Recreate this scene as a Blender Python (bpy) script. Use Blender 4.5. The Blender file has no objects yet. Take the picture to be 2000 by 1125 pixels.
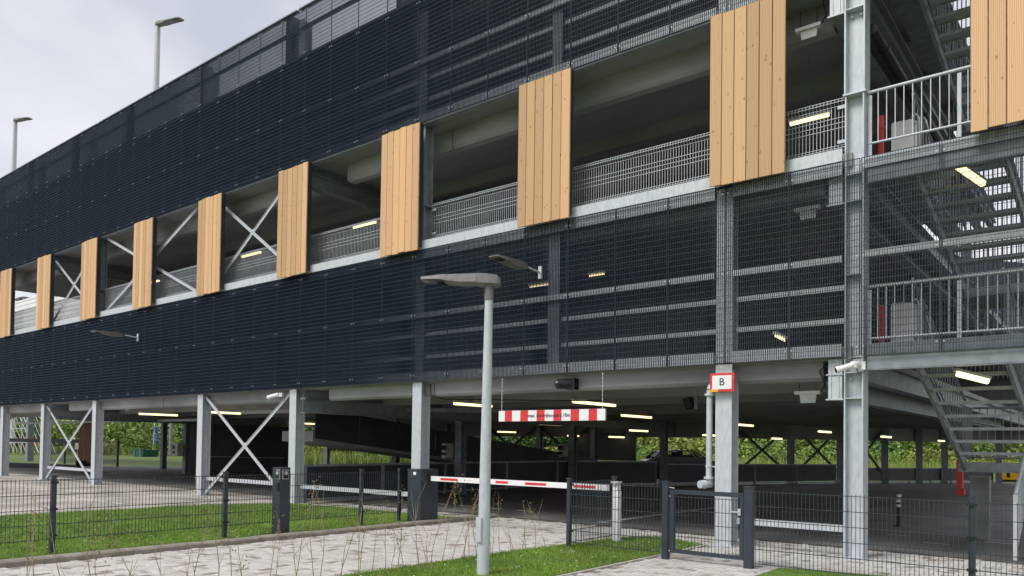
import bpy, math, random
import numpy as np
from mathutils import Vector, Matrix
R = math.radians
random.seed(7); np.random.seed(7)
sc = bpy.context.scene
col = sc.collection

# ------------------------------------------------------------------ camera
cam_d = bpy.data.cameras.new('camera'); cam = bpy.data.objects.new('camera', cam_d); col.objects.link(cam)
yaw, pitch, roll = 0.67576, 0.02379, 0.01403
cy_, sy_, cp_, sp_ = math.cos(yaw), math.sin(yaw), math.cos(pitch), math.sin(pitch)
fwd = Vector((-sy_*cp_, cy_*cp_, sp_)); rgt = Vector((cy_, sy_, 0)); upv = rgt.cross(fwd)
r2 = rgt*math.cos(roll)+upv*math.sin(roll); u2 = upv*math.cos(roll)-rgt*math.sin(roll)
cam.matrix_world = Matrix(((r2.x, u2.x, -fwd.x, 0), (r2.y, u2.y, -fwd.y, -11.845), (r2.z, u2.z, -fwd.z, 1.6), (0, 0, 0, 1)))
cam_d.sensor_width = 36; cam_d.lens = 27.0; cam_d.shift_y = 0.1358
cam_d.clip_start = 0.1; cam_d.clip_end = 3000
sc.camera = cam
CAM = Vector((0, -11.845, 1.6))

# ------------------------------------------------------------------ sky, sun, exposure
w = bpy.data.worlds.new('World'); sc.world = w; w.use_nodes = True
nt = w.node_tree; nt.nodes.clear()
def N(t, **k):
    n = nt.nodes.new(t)
    for a, b in k.items(): setattr(n, a, b)
    return n
out = N('ShaderNodeOutputWorld'); sky = N('ShaderNodeTexSky')
sky.sky_type = 'NISHITA'; sky.sun_disc = False; sky.sun_elevation = R(48); sky.sun_rotation = R(165)
bg1 = N('ShaderNodeBackground'); bg1.inputs[1].default_value = 0.10; nt.links.new(sky.outputs[0], bg1.inputs[0])
tc = N('ShaderNodeTexCoord'); mp = N('ShaderNodeMapping'); mp.inputs[3].default_value = (1, 1, 2.2)
nz = N('ShaderNodeTexNoise'); nz.inputs['Scale'].default_value = 1.9; nz.inputs['Detail'].default_value = 6; nz.inputs['Roughness'].default_value = 0.5; nz.inputs['Distortion'].default_value = .3
nt.links.new(tc.outputs['Generated'], mp.inputs[0]); nt.links.new(mp.outputs[0], nz.inputs[0])
cr = N('ShaderNodeValToRGB'); cr.color_ramp.elements[0].position = .35; cr.color_ramp.elements[0].color = (.54, .56, .63, 1)
cr.color_ramp.elements[1].position = .66; cr.color_ramp.elements[1].color = (.90, .89, .91, 1)
nt.links.new(nz.outputs[0], cr.inputs[0])
bg2 = N('ShaderNodeBackground'); bg2.inputs[1].default_value = .68; nt.links.new(cr.outputs[0], bg2.inputs[0])
mx = N('ShaderNodeMixShader'); mx.inputs[0].default_value = .9
nt.links.new(bg1.outputs[0], mx.inputs[1]); nt.links.new(bg2.outputs[0], mx.inputs[2]); nt.links.new(mx.outputs[0], out.inputs[0])
sd = bpy.data.lights.new('sun', 'SUN'); sd.energy = 1.5; sd.angle = R(25); sd.color = (1, .97, .92)
so = bpy.data.objects.new('sun', sd); col.objects.link(so)
az = R(195)  # light comes from behind the camera, a little from the left
sun_dir = Vector((math.sin(az)*math.cos(R(48)), math.cos(az)*math.cos(R(48)), math.sin(R(48))))
so.rotation_euler = sun_dir.to_track_quat('Z', 'Y').to_euler()
sky.sun_rotation = az
sc.view_settings.view_transform = 'Standard'; sc.view_settings.look = 'None'
sc.view_settings.exposure = 0.76; sc.view_settings.gamma = 1; sc.view_settings.use_curve_mapping = False

# ------------------------------------------------------------------ materials
def mat(name, c, rough=.6, metal=0., c2=None, scale=3., bump=0., bscale=40., emit=None, estr=0, detail=4, stretch=None, spec=.5, lo=.35, hi=.65):
    m = bpy.data.materials.new(name); m.use_nodes = True; t = m.node_tree; b = t.nodes['Principled BSDF']
    b.inputs['Roughness'].default_value = rough; b.inputs['Metallic'].default_value = metal
    b.inputs['Specular IOR Level'].default_value = spec
    b.inputs['Base Color'].default_value = (*c, 1)
    def co():
        tcn = t.nodes.new('ShaderNodeTexCoord'); mpn = t.nodes.new('ShaderNodeMapping')
        if stretch: mpn.inputs[3].default_value = stretch
        t.links.new(tcn.outputs['Object'], mpn.inputs[0]); return mpn.outputs[0]
    if c2 is not None:
        n = t.nodes.new('ShaderNodeTexNoise'); n.inputs['Scale'].default_value = scale; n.inputs['Detail'].default_value = detail
        t.links.new(co(), n.inputs[0])
        r = t.nodes.new('ShaderNodeValToRGB'); r.color_ramp.elements[0].position = lo; r.color_ramp.elements[1].position = hi
        r.color_ramp.elements[0].color = (*c, 1); r.color_ramp.elements[1].color = (*c2, 1)
        t.links.new(n.outputs[0], r.inputs[0]); t.links.new(r.outputs[0], b.inputs['Base Color'])
    if bump:
        n = t.nodes.new('ShaderNodeTexNoise'); n.inputs['Scale'].default_value = bscale; n.inputs['Detail'].default_value = 5
        t.links.new(co(), n.inputs[0]); bp = t.nodes.new('ShaderNodeBump'); bp.inputs['Strength'].default_value = bump; bp.inputs['Distance'].default_value = .02
        t.links.new(n.outputs[0], bp.inputs['Height']); t.links.new(bp.outputs[0], b.inputs['Normal'])
    if emit:
        b.inputs['Emission Color'].default_value = (*emit, 1); b.inputs['Emission Strength'].default_value = estr
    return m
M = {}
M['grate'] = mat('anthracite_grating', (.013, .026, .048), .4, .0, (.020, .037, .064), 1.2)
M['screw'] = mat('bright_screw', (.5, .53, .56), .35, .6)
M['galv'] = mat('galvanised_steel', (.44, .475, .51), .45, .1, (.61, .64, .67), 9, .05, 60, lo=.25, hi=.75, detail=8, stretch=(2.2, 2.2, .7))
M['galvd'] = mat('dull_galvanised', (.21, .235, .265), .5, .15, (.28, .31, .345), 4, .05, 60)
M['stair'] = mat('stair_steel', (.19, .215, .235), .5, .1, (.27, .295, .32), 5)
M['conc'] = mat('concrete', (.23, .235, .24), .9, 0, (.37, .375, .38), 1.3, .25, 18, stretch=(.35, 1, 1.4))
M['concd'] = mat('dark_concrete', (.21, .21, .215), .9, 0, (.32, .32, .325), .8, .2, 12, stretch=(.3, 1, 1))
M['dark'] = mat('dark_panel', (.018, .024, .034), .55, 0, (.03, .038, .05), 2)
M['grpan'] = mat('grey_panel', (.08, .085, .095), .6, 0, (.11, .118, .128), 2)
M['anth'] = mat('anthracite_powder_coat', (.026, .036, .048), .42, 0, (.034, .046, .06), 6)
M['lamp_grey'] = mat('lamp_housing_grey', (.155, .148, .15), .45, .1, (.19, .18, .18), 10)
M['glass_dark'] = mat('dark_glass', (.02, .02, .025), .1, 0)
M['white'] = mat('white_paint', (.80, .80, .80), .45, 0, (.84, .84, .84), 8)
M['plastic'] = mat('pale_plastic', (.58, .59, .58), .5, 0, (.66, .67, .66), 5)
M['red'] = mat('red_film', (.62, .03, .035), .4, 0, (.68, .045, .05), 12)
M['orange'] = mat('orange_tape', (.85, .42, .03), .5)
M['black'] = mat('black_plastic', (.012, .012, .014), .45)
M['ink'] = mat('black_lettering', (.015, .02, .025), .6)
M['tube'] = mat('lamp_tube', (.9, .85, .7), .4, 0, emit=(1.0, .80, .42), estr=1.25)
M['rear'] = mat('timber_brown', (.14, .058, .03), .7, 0, (.24, .11, .06), 4, stretch=(1, 1, .1))
M['whiteclad'] = mat('white_cladding', (.78, .79, .80), .5, 0, (.82, .83, .84), 2)
M['car'] = mat('black_car_paint', (.012, .013, .016), .2)
M['green'] = mat('green_steel', (.008, .075, .05), .5, 0, (.012, .10, .065), 3)
M['yellow'] = mat('yellow_machine', (.75, .40, .015), .5)
M['hivis'] = mat('orange_machine', (.75, .13, .03), .5)
M['kerb'] = mat('kerb_concrete', (.23, .205, .17), .9, 0, (.33, .30, .25), 5, .3, 50)
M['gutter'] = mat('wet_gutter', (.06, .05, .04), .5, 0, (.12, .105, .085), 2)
M['edging'] = mat('pale_edging', (.42, .40, .36), .9, 0, (.52, .49, .44), 5)
M['line'] = mat('white_marking', (.62, .62, .60), .8, 0, (.8, .8, .78), 6)
M['blue'] = mat('blue_cloth', (.03, .07, .42), .8)
M['yellstar'] = mat('yellow_print', (.9, .7, .05), .8)
M['bark'] = mat('twig_bark', (.27, .20, .13), .9, 0, (.38, .30, .20), 30)
M['trunk'] = mat('trunk_bark', (.05, .04, .03), .9, 0, (.09, .075, .055), 10)
M['dry'] = mat('dry_leaf', (.20, .12, .045), .9, 0, (.20, .18, .06), 12)
M['flower'] = mat('daisy_white', (.8, .8, .75), .8)
M['soil'] = mat('grassy_soil', (.08, .11, .025), .95, 0, (.13, .18, .04), 1.5, .4, 30)
M['lawn'] = mat('lawn_ground', (.08, .16, .015), .95, 0, (.14, .24, .03), 4, .5, 60)
M['alu'] = mat('aluminium', (.50, .51, .53), .4, .2)
pav_cols = [(.57, .55, .52), (.50, .475, .445), (.62, .60, .57), (.40, .36, .32), (.29, .255, .22), (.54, .51, .475)]
PAV = [mat('paver_tone', c, .9, 0, tuple(v*.84 for v in c), 22, .3, 90) for c in pav_cols]

def wood(name, a, b):
    m = bpy.data.materials.new(name); m.use_nodes = True; t = m.node_tree; p = t.nodes['Principled BSDF']; p.inputs['Roughness'].default_value = .62
    p.inputs['Specular IOR Level'].default_value = .3
    tcn = t.nodes.new('ShaderNodeTexCoord'); oi = t.nodes.new('ShaderNodeObjectInfo')
    va = t.nodes.new('ShaderNodeVectorMath'); va.operation = 'MULTIPLY_ADD'; va.inputs[1].default_value = (1, 1, 1)
    cmb = t.nodes.new('ShaderNodeCombineXYZ'); mm = t.nodes.new('ShaderNodeMath'); mm.operation = 'MULTIPLY'; mm.inputs[1].default_value = 57.
    t.links.new(oi.outputs['Random'], mm.inputs[0]); t.links.new(mm.outputs[0], cmb.inputs[0]); t.links.new(mm.outputs[0], cmb.inputs[2])
    t.links.new(tcn.outputs['Object'], va.inputs[0]); t.links.new(cmb.outputs[0], va.inputs[2])
    mp1 = t.nodes.new('ShaderNodeMapping'); mp1.inputs[3].default_value = (9, 9, .55); t.links.new(va.outputs[0], mp1.inputs[0])
    wv = t.nodes.new('ShaderNodeTexWave'); wv.wave_type = 'BANDS'; wv.bands_direction = 'X'; wv.inputs['Scale'].default_value = 1.6; wv.inputs['Distortion'].default_value = 5; wv.inputs['Detail'].default_value = 2; wv.inputs['Detail Scale'].default_value = .6
    t.links.new(mp1.outputs[0], wv.inputs[0])
    r = t.nodes.new('ShaderNodeValToRGB'); r.color_ramp.elements[0].color = (*a, 1); r.color_ramp.elements[1].color = (*b, 1)
    t.links.new(wv.outputs[1], r.inputs[0])
    # knots
    mp2 = t.nodes.new('ShaderNodeMapping'); mp2.inputs[3].default_value = (11, 11, 5.5); t.links.new(va.outputs[0], mp2.inputs[0])
    vo = t.nodes.new('ShaderNodeTexVoronoi'); vo.inputs['Scale'].default_value = .9; t.links.new(mp2.outputs[0], vo.inputs[0])
    kr = t.nodes.new('ShaderNodeValToRGB'); kr.color_ramp.elements[0].position = .05; kr.color_ramp.elements[0].color = (1, 1, 1, 1); kr.color_ramp.elements[1].position = .17; kr.color_ramp.elements[1].color = (0, 0, 0, 1)
    t.links.new(vo.outputs['Distance'], kr.inputs[0])
    mix = t.nodes.new('ShaderNodeMix'); mix.data_type = 'RGBA'; t.links.new(kr.outputs[0], mix.inputs[0]); t.links.new(r.outputs[0], mix.inputs[6]); mix.inputs[7].default_value = (.36, .15, .05, 1)
    # tone per plank
    hv = t.nodes.new('ShaderNodeHueSaturation'); hv.inputs['Saturation'].default_value = .97; mr = t.nodes.new('ShaderNodeMapRange'); mr.inputs[3].default_value = .76; mr.inputs[4].default_value = 1.12
    t.links.new(oi.outputs['Random'], mr.inputs[0]); t.links.new(mr.outputs[0], hv.inputs['Value']); t.links.new(mix.outputs[2], hv.inputs['Color'])
    t.links.new(hv.outputs[0], p.inputs['Base Color']); return m
M['wood'] = wood('larch_plank', (.55, .315, .145), (.77, .49, .265))

def floor_mat(name, a, b, joint, s=5.0):
    m = bpy.data.materials.new(name); m.use_nodes = True; t = m.node_tree; p = t.nodes['Principled BSDF']; p.inputs['Roughness'].default_value = .75
    tcn = t.nodes.new('ShaderNodeTexCoord')
    br = t.nodes.new('ShaderNodeTexBrick'); br.inputs['Scale'].default_value = s; br.inputs['Color1'].default_value = (*a, 1); br.inputs['Color2'].default_value = (*b, 1); br.inputs['Mortar'].default_value = (*joint, 1); br.inputs['Mortar Size'].default_value = .012
    t.links.new(tcn.outputs['Object'], br.inputs[0])
    n = t.nodes.new('ShaderNodeTexNoise'); n.inputs['Scale'].default_value = .8; n.inputs['Detail'].default_value = 6; t.links.new(tcn.outputs['Object'], n.inputs[0])
    mp_ = t.nodes.new('ShaderNodeMapRange'); mp_.inputs[1].default_value = .3; mp_.inputs[2].default_value = .7; mp_.inputs[3].default_value = .5; mp_.inputs[4].default_value = 1.3
    t.links.new(n.outputs[0], mp_.inputs[0]); hv = t.nodes.new('ShaderNodeHueSaturation'); t.links.new(mp_.outputs[0], hv.inputs['Value']); t.links.new(br.outputs[0], hv.inputs['Color'])
    t.links.new(hv.outputs[0], p.inputs['Base Color'])
    bp = t.nodes.new('ShaderNodeBump'); bp.inputs['Strength'].default_value = .3; bp.inputs['Distance'].default_value = .01; t.links.new(br.outputs['Fac'], bp.inputs['Height']); bp.invert = True; t.links.new(bp.outputs[0], p.inputs['Normal'])
    return m
M['floor'] = floor_mat('shaded_floor_pavers', (.19, .185, .175), (.14, .135, .13), (.07, .07, .065))  # forecourt paver in a darker colour; the shade under the decks is painted in
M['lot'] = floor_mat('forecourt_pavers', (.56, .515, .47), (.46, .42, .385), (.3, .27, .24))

def leafmat(name, a, b, c, dry=.0):
    m = bpy.data.materials.new(name); m.use_nodes = True; t = m.node_tree; p = t.nodes['Principled BSDF']; p.inputs['Roughness'].default_value = .6
    g = t.nodes.new('ShaderNodeNewGeometry'); r = t.nodes.new('ShaderNodeValToRGB'); r.color_ramp.elements[0].color = (*a, 1); r.color_ramp.elements[1].color = (*c, 1)
    e = r.color_ramp.elements.new(.5); e.color = (*b, 1)
    t.links.new(g.outputs['Random Per Island'], r.inputs[0])
    tcn = t.nodes.new('ShaderNodeTexCoord'); n = t.nodes.new('ShaderNodeTexNoise'); n.inputs['Scale'].default_value = .9; t.links.new(tcn.outputs['Object'], n.inputs[0])
    mp_ = t.nodes.new('ShaderNodeMapRange'); mp_.inputs[1].default_value = .3; mp_.inputs[2].default_value = .7; mp_.inputs[3].default_value = .65; mp_.inputs[4].default_value = 1.3
    t.links.new(n.outputs[0], mp_.inputs[0]); hv = t.nodes.new('ShaderNodeHueSaturation'); t.links.new(mp_.outputs[0], hv.inputs['Value']); t.links.new(r.outputs[0], hv.inputs['Color'])
    n2 = t.nodes.new('ShaderNodeTexNoise'); n2.inputs['Scale'].default_value = 2.2; n2.inputs['Detail'].default_value = 5; t.links.new(tcn.outputs['Object'], n2.inputs[0])
    m2 = t.nodes.new('ShaderNodeMapRange'); m2.inputs[1].default_value = .5; m2.inputs[2].default_value = .72; m2.inputs[3].default_value = 0; m2.inputs[4].default_value = dry; t.links.new(n2.outputs[0], m2.inputs[0])
    mi_ = t.nodes.new('ShaderNodeMix'); mi_.data_type = 'RGBA'; t.links.new(m2.outputs[0], mi_.inputs[0]); t.links.new(hv.outputs[0], mi_.inputs[6]); mi_.inputs[7].default_value = (.27, .25, .10, 1)
    t.links.new(mi_.outputs[2], p.inputs['Base Color'])
    return m
M['leafA'] = leafmat('bush_leaf_light', (.10, .18, .025), (.19, .28, .045), (.29, .38, .08))
M['leafB'] = leafmat('bush_leaf_dark', (.035, .085, .018), (.07, .145, .03), (.12, .20, .045))
M['leafC'] = leafmat('bush_leaf_yellow', (.19, .23, .035), (.29, .33, .06), (.38, .40, .10))
M['grass'] = leafmat('grass_blade', (.11, .20, .018), (.18, .30, .03), (.28, .39, .065), .6)
M['wgrass'] = leafmat('wild_grass', (.14, .23, .03), (.23, .32, .06), (.36, .38, .13))

# ------------------------------------------------------------------ helpers
class MB:
    def __init__(s): s.v = []; s.f = []; s.m = []; s.sm = []
    def add(s, vs, fs, mi=0, sm=False):
        n = len(s.v); s.v += [tuple(v) for v in vs]; s.f += [tuple(i+n for i in f) for f in fs]; s.m += [mi]*len(fs); s.sm += [sm]*len(fs); return s
    def box(s, x0, x1, y0, y1, z0, z1, mi=0):
        return s.add([(x0, y0, z0), (x1, y0, z0), (x1, y1, z0), (x0, y1, z0), (x0, y0, z1), (x1, y0, z1), (x1, y1, z1), (x0, y1, z1)],
                     [(3, 2, 1, 0), (4, 5, 6, 7), (0, 1, 5, 4), (1, 2, 6, 5), (2, 3, 7, 6), (3, 0, 4, 7)], mi)
    def bar(s, a, b, w, h, mi=0, up=(0, 0, 1)):      # box of w (sideways) by h (along up) from a to b
        a = Vector(a); b = Vector(b); d = (b-a).normalized(); up = Vector(up)
        if abs(d.dot(up)) > .98: up = Vector((0, 1, 0))
        sd_ = d.cross(up).normalized()*w/2; uu = sd_.cross(d).normalized()*h/2
        vs = [a-sd_-uu, a+sd_-uu, a+sd_+uu, a-sd_+uu, b-sd_-uu, b+sd_-uu, b+sd_+uu, b-sd_+uu]
        return s.add(vs, [(3, 2, 1, 0), (4, 5, 6, 7), (0, 1, 5, 4), (1, 2, 6, 5), (2, 3, 7, 6), (3, 0, 4, 7)], mi)
    def tube(s, a, b, r, r2=None, n=8, mi=0, caps=True):
        a = Vector(a); b = Vector(b); d = (b-a).normalized(); r2 = r if r2 is None else r2
        up = Vector((0, 0, 1)) if abs(d.z) < .9 else Vector((1, 0, 0)); p = d.cross(up).normalized(); q = d.cross(p)
        vs = [a+(p*math.cos(2*math.pi*i/n)+q*math.sin(2*math.pi*i/n))*r for i in range(n)]+[b+(p*math.cos(2*math.pi*i/n)+q*math.sin(2*math.pi*i/n))*r2 for i in range(n)]
        s.add(vs, [(i, (i+1) % n, n+(i+1) % n, n+i) for i in range(n)], mi, n > 5)
        if caps: s.add(vs, [tuple(range(n))[::-1], tuple(range(n, 2*n))], mi)
        return s
    def path(s, pts, r, n=6, mi=0):
        for a, b in zip(pts, pts[1:]): s.tube(a, b, r, n=n, mi=mi)
        return s
    def prism(s, pts, z0, z1, mi=0):
        n = len(pts); vs = [(x, y, z0) for x, y in pts]+[(x, y, z1) for x, y in pts]
        return s.add(vs, [tuple(range(n))[::-1], tuple(range(n, 2*n))]+[(i, (i+1) % n, n+(i+1) % n, n+i) for i in range(n)], mi)
    def extr(s, prof, a, b, mi=0, sm=False):          # profile of 3D points swept from offset a to offset b
        n = len(prof); vs = [Vector(p)+Vector(a) for p in prof]+[Vector(p)+Vector(b) for p in prof]
        return s.add(vs, [tuple(range(n))[::-1], tuple(range(n, 2*n))]+[(i, (i+1) % n, n+(i+1) % n, n+i) for i in range(n)], mi, sm)
    def mesh(s, name, mats, off=(0, 0, 0)):
        me = bpy.data.meshes.new(name); o = Vector(off)
        me.from_pydata([tuple(Vector(v)-o) for v in s.v], [], s.f)
        for m in (mats if isinstance(mats, (list, tuple)) else [mats]): me.materials.append(m)
        me.polygons.foreach_set('material_index', s.m); me.polygons.foreach_set('use_smooth', s.sm); me.update(); return me
    def build(s, name, mats, parent=None, loc=None):
        """verts are world coordinates; the object's origin goes to its parent's, or to loc"""
        wl = Vector(loc) if loc is not None else (wloc(parent) if parent else Vector((0, 0, 0)))
        o = bpy.data.objects.new(name, s.mesh(name, mats, wl)); col.objects.link(o)
        if parent: o.parent = parent; o.location = wl-wloc(parent)
        else: o.location = wl
        return o
def wloc(o):
    v = Vector(o.location)
    while o.parent: o = o.parent; v = v+Vector(o.location)
    return v
def inst(name, me, parent, loc):
    o = bpy.data.objects.new(name, me); col.objects.link(o); o.parent = parent; o.location = Vector(loc)-(wloc(parent) if parent else Vector()); return o
def thing(name, loc, label, cat, group=None):
    o = bpy.data.objects.new(name, None); o.empty_display_size = .2; col.objects.link(o); o.location = loc; tag(o, label, cat, group); return o
def tag(o, label=None, cat=None, group=None):
    if label: o['label'] = label
    if cat: o['category'] = cat
    if group: o['group'] = group
    return o
def struct(o): o['kind'] = 'structure'; return o
def stuff(o): o['kind'] = 'stuff'; return o
def text(body, size, name, parent, loc, rot, m, align='CENTER', ext=.0015):
    c = bpy.data.curves.new(name, 'FONT'); c.body = body; c.size = size; c.align_x = align; c.align_y = 'CENTER'; c.extrude = ext
    o = bpy.data.objects.new(name, c); col.objects.link(o); bpy.context.view_layer.update()
    me = bpy.data.meshes.new_from_object(o.evaluated_get(bpy.context.evaluated_depsgraph_get())); bpy.data.objects.remove(o)
    me.materials.clear(); me.materials.append(m)
    t = bpy.data.objects.new(name, me); col.objects.link(t); t.parent = parent; t.location = Vector(loc)-wloc(parent); t.rotation_euler = rot; return t
def ibeam(mb, a, b, h, wd, tf=.014, tw=.012, up=(0, 0, 1), mi=0):
    """I-section: flanges of width wd at +-h/2 along up, web between"""
    a = Vector(a); b = Vector(b); u = Vector(up).normalized()
    mb.bar(a+u*(h/2-tf/2), b+u*(h/2-tf/2), wd, tf, mi, up); mb.bar(a-u*(h/2-tf/2), b-u*(h/2-tf/2), wd, tf, mi, up)
    mb.bar(a, b, tw, h-2*tf-.001, mi, up); return mb

# ================================================================== GROUND
struct(MB().add([(-900, -300, -.12), (900, -300, -.12), (900, 1300, -.12), (-900, 1300, -.12)], [(0, 1, 2, 3)]).build('ground', M['soil']))
POLY = [(-50, .2), (-3.2, .2), (-3.2, 38), (-9, 30), (-13, 23), (-16, 20), (-40, 20), (-40, 11.5), (-44, 11), (-42.5, 5.8), (-50, 3.5)]
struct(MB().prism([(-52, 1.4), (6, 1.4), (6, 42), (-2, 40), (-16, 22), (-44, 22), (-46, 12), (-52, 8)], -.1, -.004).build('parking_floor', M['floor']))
lot = struct(MB().prism([(-52, -14), (-18.06, -14), (-18.06, -1.6), (-17.0, .22), (-16.0, 1.396), (-52, 1.396)], -.1, -.004).build('forecourt', M['lot']))
LAWN = [(-18.0, -14), (-11.04, -14), (-11.04, .3), (-11.3, .48), (-12.9, .42), (-16.7, .2), (-17.9, -1.7)]
LAWN2 = [(-7.36, -9), (-7.3, -5.6), (-7.2, -3.2), (-7.05, -1.6), (-6.95, -.2), (-6.5, .42), (-5.45, 0.02), (-5.45, -1.5), (-5.5, -9)]
LAWN3 = [(-3.62, -9), (-3.62, -1.55), (-.9, -.9), (3, -.3), (3, -9)]
for nm, P in (('lawn', LAWN), ('lawn', LAWN2), ('lawn', LAWN3)):
    struct(MB().prism(P, -.1, .018).build(nm, M['lawn']))
def inpoly(x, y, P):
    c = np.zeros(np.shape(x), bool); n = len(P)
    for i in range(n):
        (x1, y1), (x2, y2) = P[i], P[(i+1) % n]
        cond = ((y1 > y) != (y2 > y)); xi = (x2-x1)*(y-y1)/((y2-y1) if y2 != y1 else 1e-9)+x1
        c ^= cond & (x < xi)
    return c
# concrete band between lawn and inner floor
eb = struct(MB().build('lawn_edging', M['edging'])) if False else None
e_ = MB()
for a, b in (((-18.03, -1.7), (-16.75, .26)), ((-16.75, .26), (-12.9, .48)), ((-12.9, .48), (-11.2, .55))): e_.bar((*a, .0), (*b, .0), .07, .07)
struct(e_.build('lawn_edging', M['edging']))
e_ = MB()
for pts in ([(-7.40, -9), (-7.34, -5.6), (-7.24, -3.2), (-7.09, -1.6), (-6.99, -.2), (-6.5, .47), (-5.42, .06), (-5.41, -1.5), (-5.46, -9)], [(-3.66, -9), (-3.66, -1.5), (-.9, -.86), (3, -.26)]):
    for a, b in zip(pts, pts[1:]): e_.bar((*a, -.02), (*b, -.02), .05, .07)
struct(e_.build('path_edging', M['edging']))

# pavers: real bricks in a herringbone; nearest 300 single, the rest joined
DRIVE = [(-10.86, -10), (-7.42, -10), (-7.36, -5.6), (-7.26, -3.2), (-7.11, -1.6), (-7.01, -.2), (-6.5, .5), (-5.4, .09), (-5.39, -1.5), (-5.44, -8), (-3.69, -8), (-3.69, -1.47), (-.9, -.83), (3, -.23), (3, 1.385), (-16.0, 1.385), (-16.8, .30), (-12.9, .53), (-11.2, .6), (-10.86, .3)]
bed = MB().prism([(-10.86, -10), (-3.0, -10), (3, -1), (3, 1.39), (-16.0, 1.39), (-17, .24), (-10.86, .3)], -.1, -.03).build('paving', M['kerb']); struct(bed)
bw = .105; gap = .005
def brick_mesh(L, W, m):
    b = MB(); c = .006
    b.add([(gap/2, gap/2, -.06), (L-gap/2, gap/2, -.06), (L-gap/2, W-gap/2, -.06), (gap/2, W-gap/2, -.06),
           (gap/2, gap/2, -c), (L-gap/2, gap/2, -c), (L-gap/2, W-gap/2, -c), (gap/2, W-gap/2, -c),
           (gap/2+c, gap/2+c, 0), (L-gap/2-c, gap/2+c, 0), (L-gap/2-c, W-gap/2-c, 0), (gap/2+c, W-gap/2-c, 0)],
          [(0, 1, 5, 4), (1, 2, 6, 5), (2, 3, 7, 6), (3, 0, 4, 7), (4, 5, 9, 8), (5, 6, 10, 9), (6, 7, 11, 10), (7, 4, 8, 11), (8, 9, 10, 11)])
    return b.mesh('brick', m), b
bm_h = [brick_mesh(2*bw, bw, m) for m in PAV]; bm_v = [brick_mesh(bw, 2*bw, m) for m in PAV]
from mathutils import noise as mnoise
bricks = []
for j in range(-90, 20):
    for i in range(-165, 30):
        k = (i-j) % 4
        if k not in (0, 3): continue
        x, y = i*bw, j*bw; cx_, cyy = (x+bw, y+bw/2) if k == 0 else (x+bw/2, y+bw)
        if x > 3 or cyy < -9.8 or not bool(inpoly(np.array(cx_), np.array(cyy), DRIVE)): continue
        t = mnoise.noise(Vector((cx_*.5, cyy*.5, 0)))
        rr = random.random()
        if rr < .12+max(0, t)*.25: c = random.choice([3, 4])
        else: c = random.choice([0, 0, 1, 2, 2, 5])
        dz = random.uniform(-.003, .001)
        bricks.append(((cx_-CAM.x)**2+(cyy-CAM.y)**2, x, y, k, c, dz))
def onscreen(x, y):
    d = Vector((x, y, 0))-CAM; z = d.dot(fwd)
    if z < .5: return False
    px = 1000+1500*d.dot(r2)/z; py = 834.17-1500*d.dot(u2)/z
    return -10 < px < 2010 and py < 1135
bricks.sort(key=lambda b: (not onscreen(b[1], b[2]), b[0]))
for d_, x, y, k, c, dz in bricks[:300]:
    inst('brick', (bm_h if k == 0 else bm_v)[c][0], bed, (x, y, dz))
rest = MB()
for d_, x, y, k, c, dz in bricks[300:]:
    src = (bm_h if k == 0 else bm_v)[c][1]; rest.add([(vx+x, vy+y, vz+dz) for vx, vy, vz in src.v], src.f, c)
stuff(rest.build('brick', PAV, bed))
# kerb stones along the drive
kb = MB().prism([(-11.03, -12), (-10.875, -12), (-10.875, .3), (-11.03, .3)], -.1, -.02).build('kerb', M['kerb']); struct(kb)
ks = MB(); ks.extr([(-.08, 0, -.06), (.085, 0, -.06), (.085, 0, .05), (.06, 0, .072), (-.08, 0, .075)], (0, .004, 0), (0, .996, 0)); ksm = ks.mesh('kerb_stone', M['kerb'])
for i in range(13): inst('kerb_stone', ksm, kb, (-10.953, -11.7+i*.999-.02, random.uniform(-.004, .004)))
# painted lines
ln = MB()
def stripe(x0, x1, y0, y1): ln.add([(x0, y0, 0), (x1, y0, 0), (x1, y1, 0), (x0, y1, 0)], [(0, 1, 2, 3)])
stripe(-8.80, -8.60, 2.0, 7.8); stripe(-8.75, -6.4, 7.8, 7.9)
for i in range(5): stripe(-15.6+i*.95, -15.1+i*.95, 3.05, 3.16)
for i in range(7): stripe(-24+i*.95, -23.4+i*.95, -2.95, -2.85)
for i in range(6): stripe(-22+i*.95, -21.4+i*.95, -.5, -.4)
for i in range(6): stripe(-11+i*1.2, -10.5+i*1.2, 4.9, 5.0)
for i in range(8): stripe(-4.4+i*.8, -4.0+i*.8, 3.2+(i % 2)*.9, 3.27+(i % 2)*.9)
struct(ln.build('painted_line', M['line']))
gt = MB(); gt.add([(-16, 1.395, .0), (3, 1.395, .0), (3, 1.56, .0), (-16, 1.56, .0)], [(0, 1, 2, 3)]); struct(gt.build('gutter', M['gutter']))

# ================================================================== GARAGE
G = thing('parking_garage', (-20, 0, 0), 'multi-storey parking garage with dark steel grating facade and larch timber panels', 'parking garage')
Z1, Z2, Z3, Z4 = 3.15, 6.06, 8.96, 11.72
def slab(z, t=.2): return MB().prism(POLY, z-t, z)
slab(Z1).build('deck_slab', M['concd'], G); slab(Z2).build('deck_slab', M['concd'], G); MB().prism([(-42, .2), (-3.2, .2), (-3.2, 15), (-8, 15.2), (-8, 31.5), (-13, 23), (-16, 20), (-40, 20), (-40, 11.5), (-42, 6)], Z3-.2, Z3).build('deck_slab', M['concd'], G); MB().prism([(-50, .2), (-3.2, .2), (-3.2, 15), (-8, 15.2), (-8, 31.5), (-13, 23), (-16, 20), (-40, 20), (-40, 11.5), (-44, 11), (-42.5, 5.8), (-50, 3.5)], Z4-.2, Z4).build('deck_slab', M['concd'], G)
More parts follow.
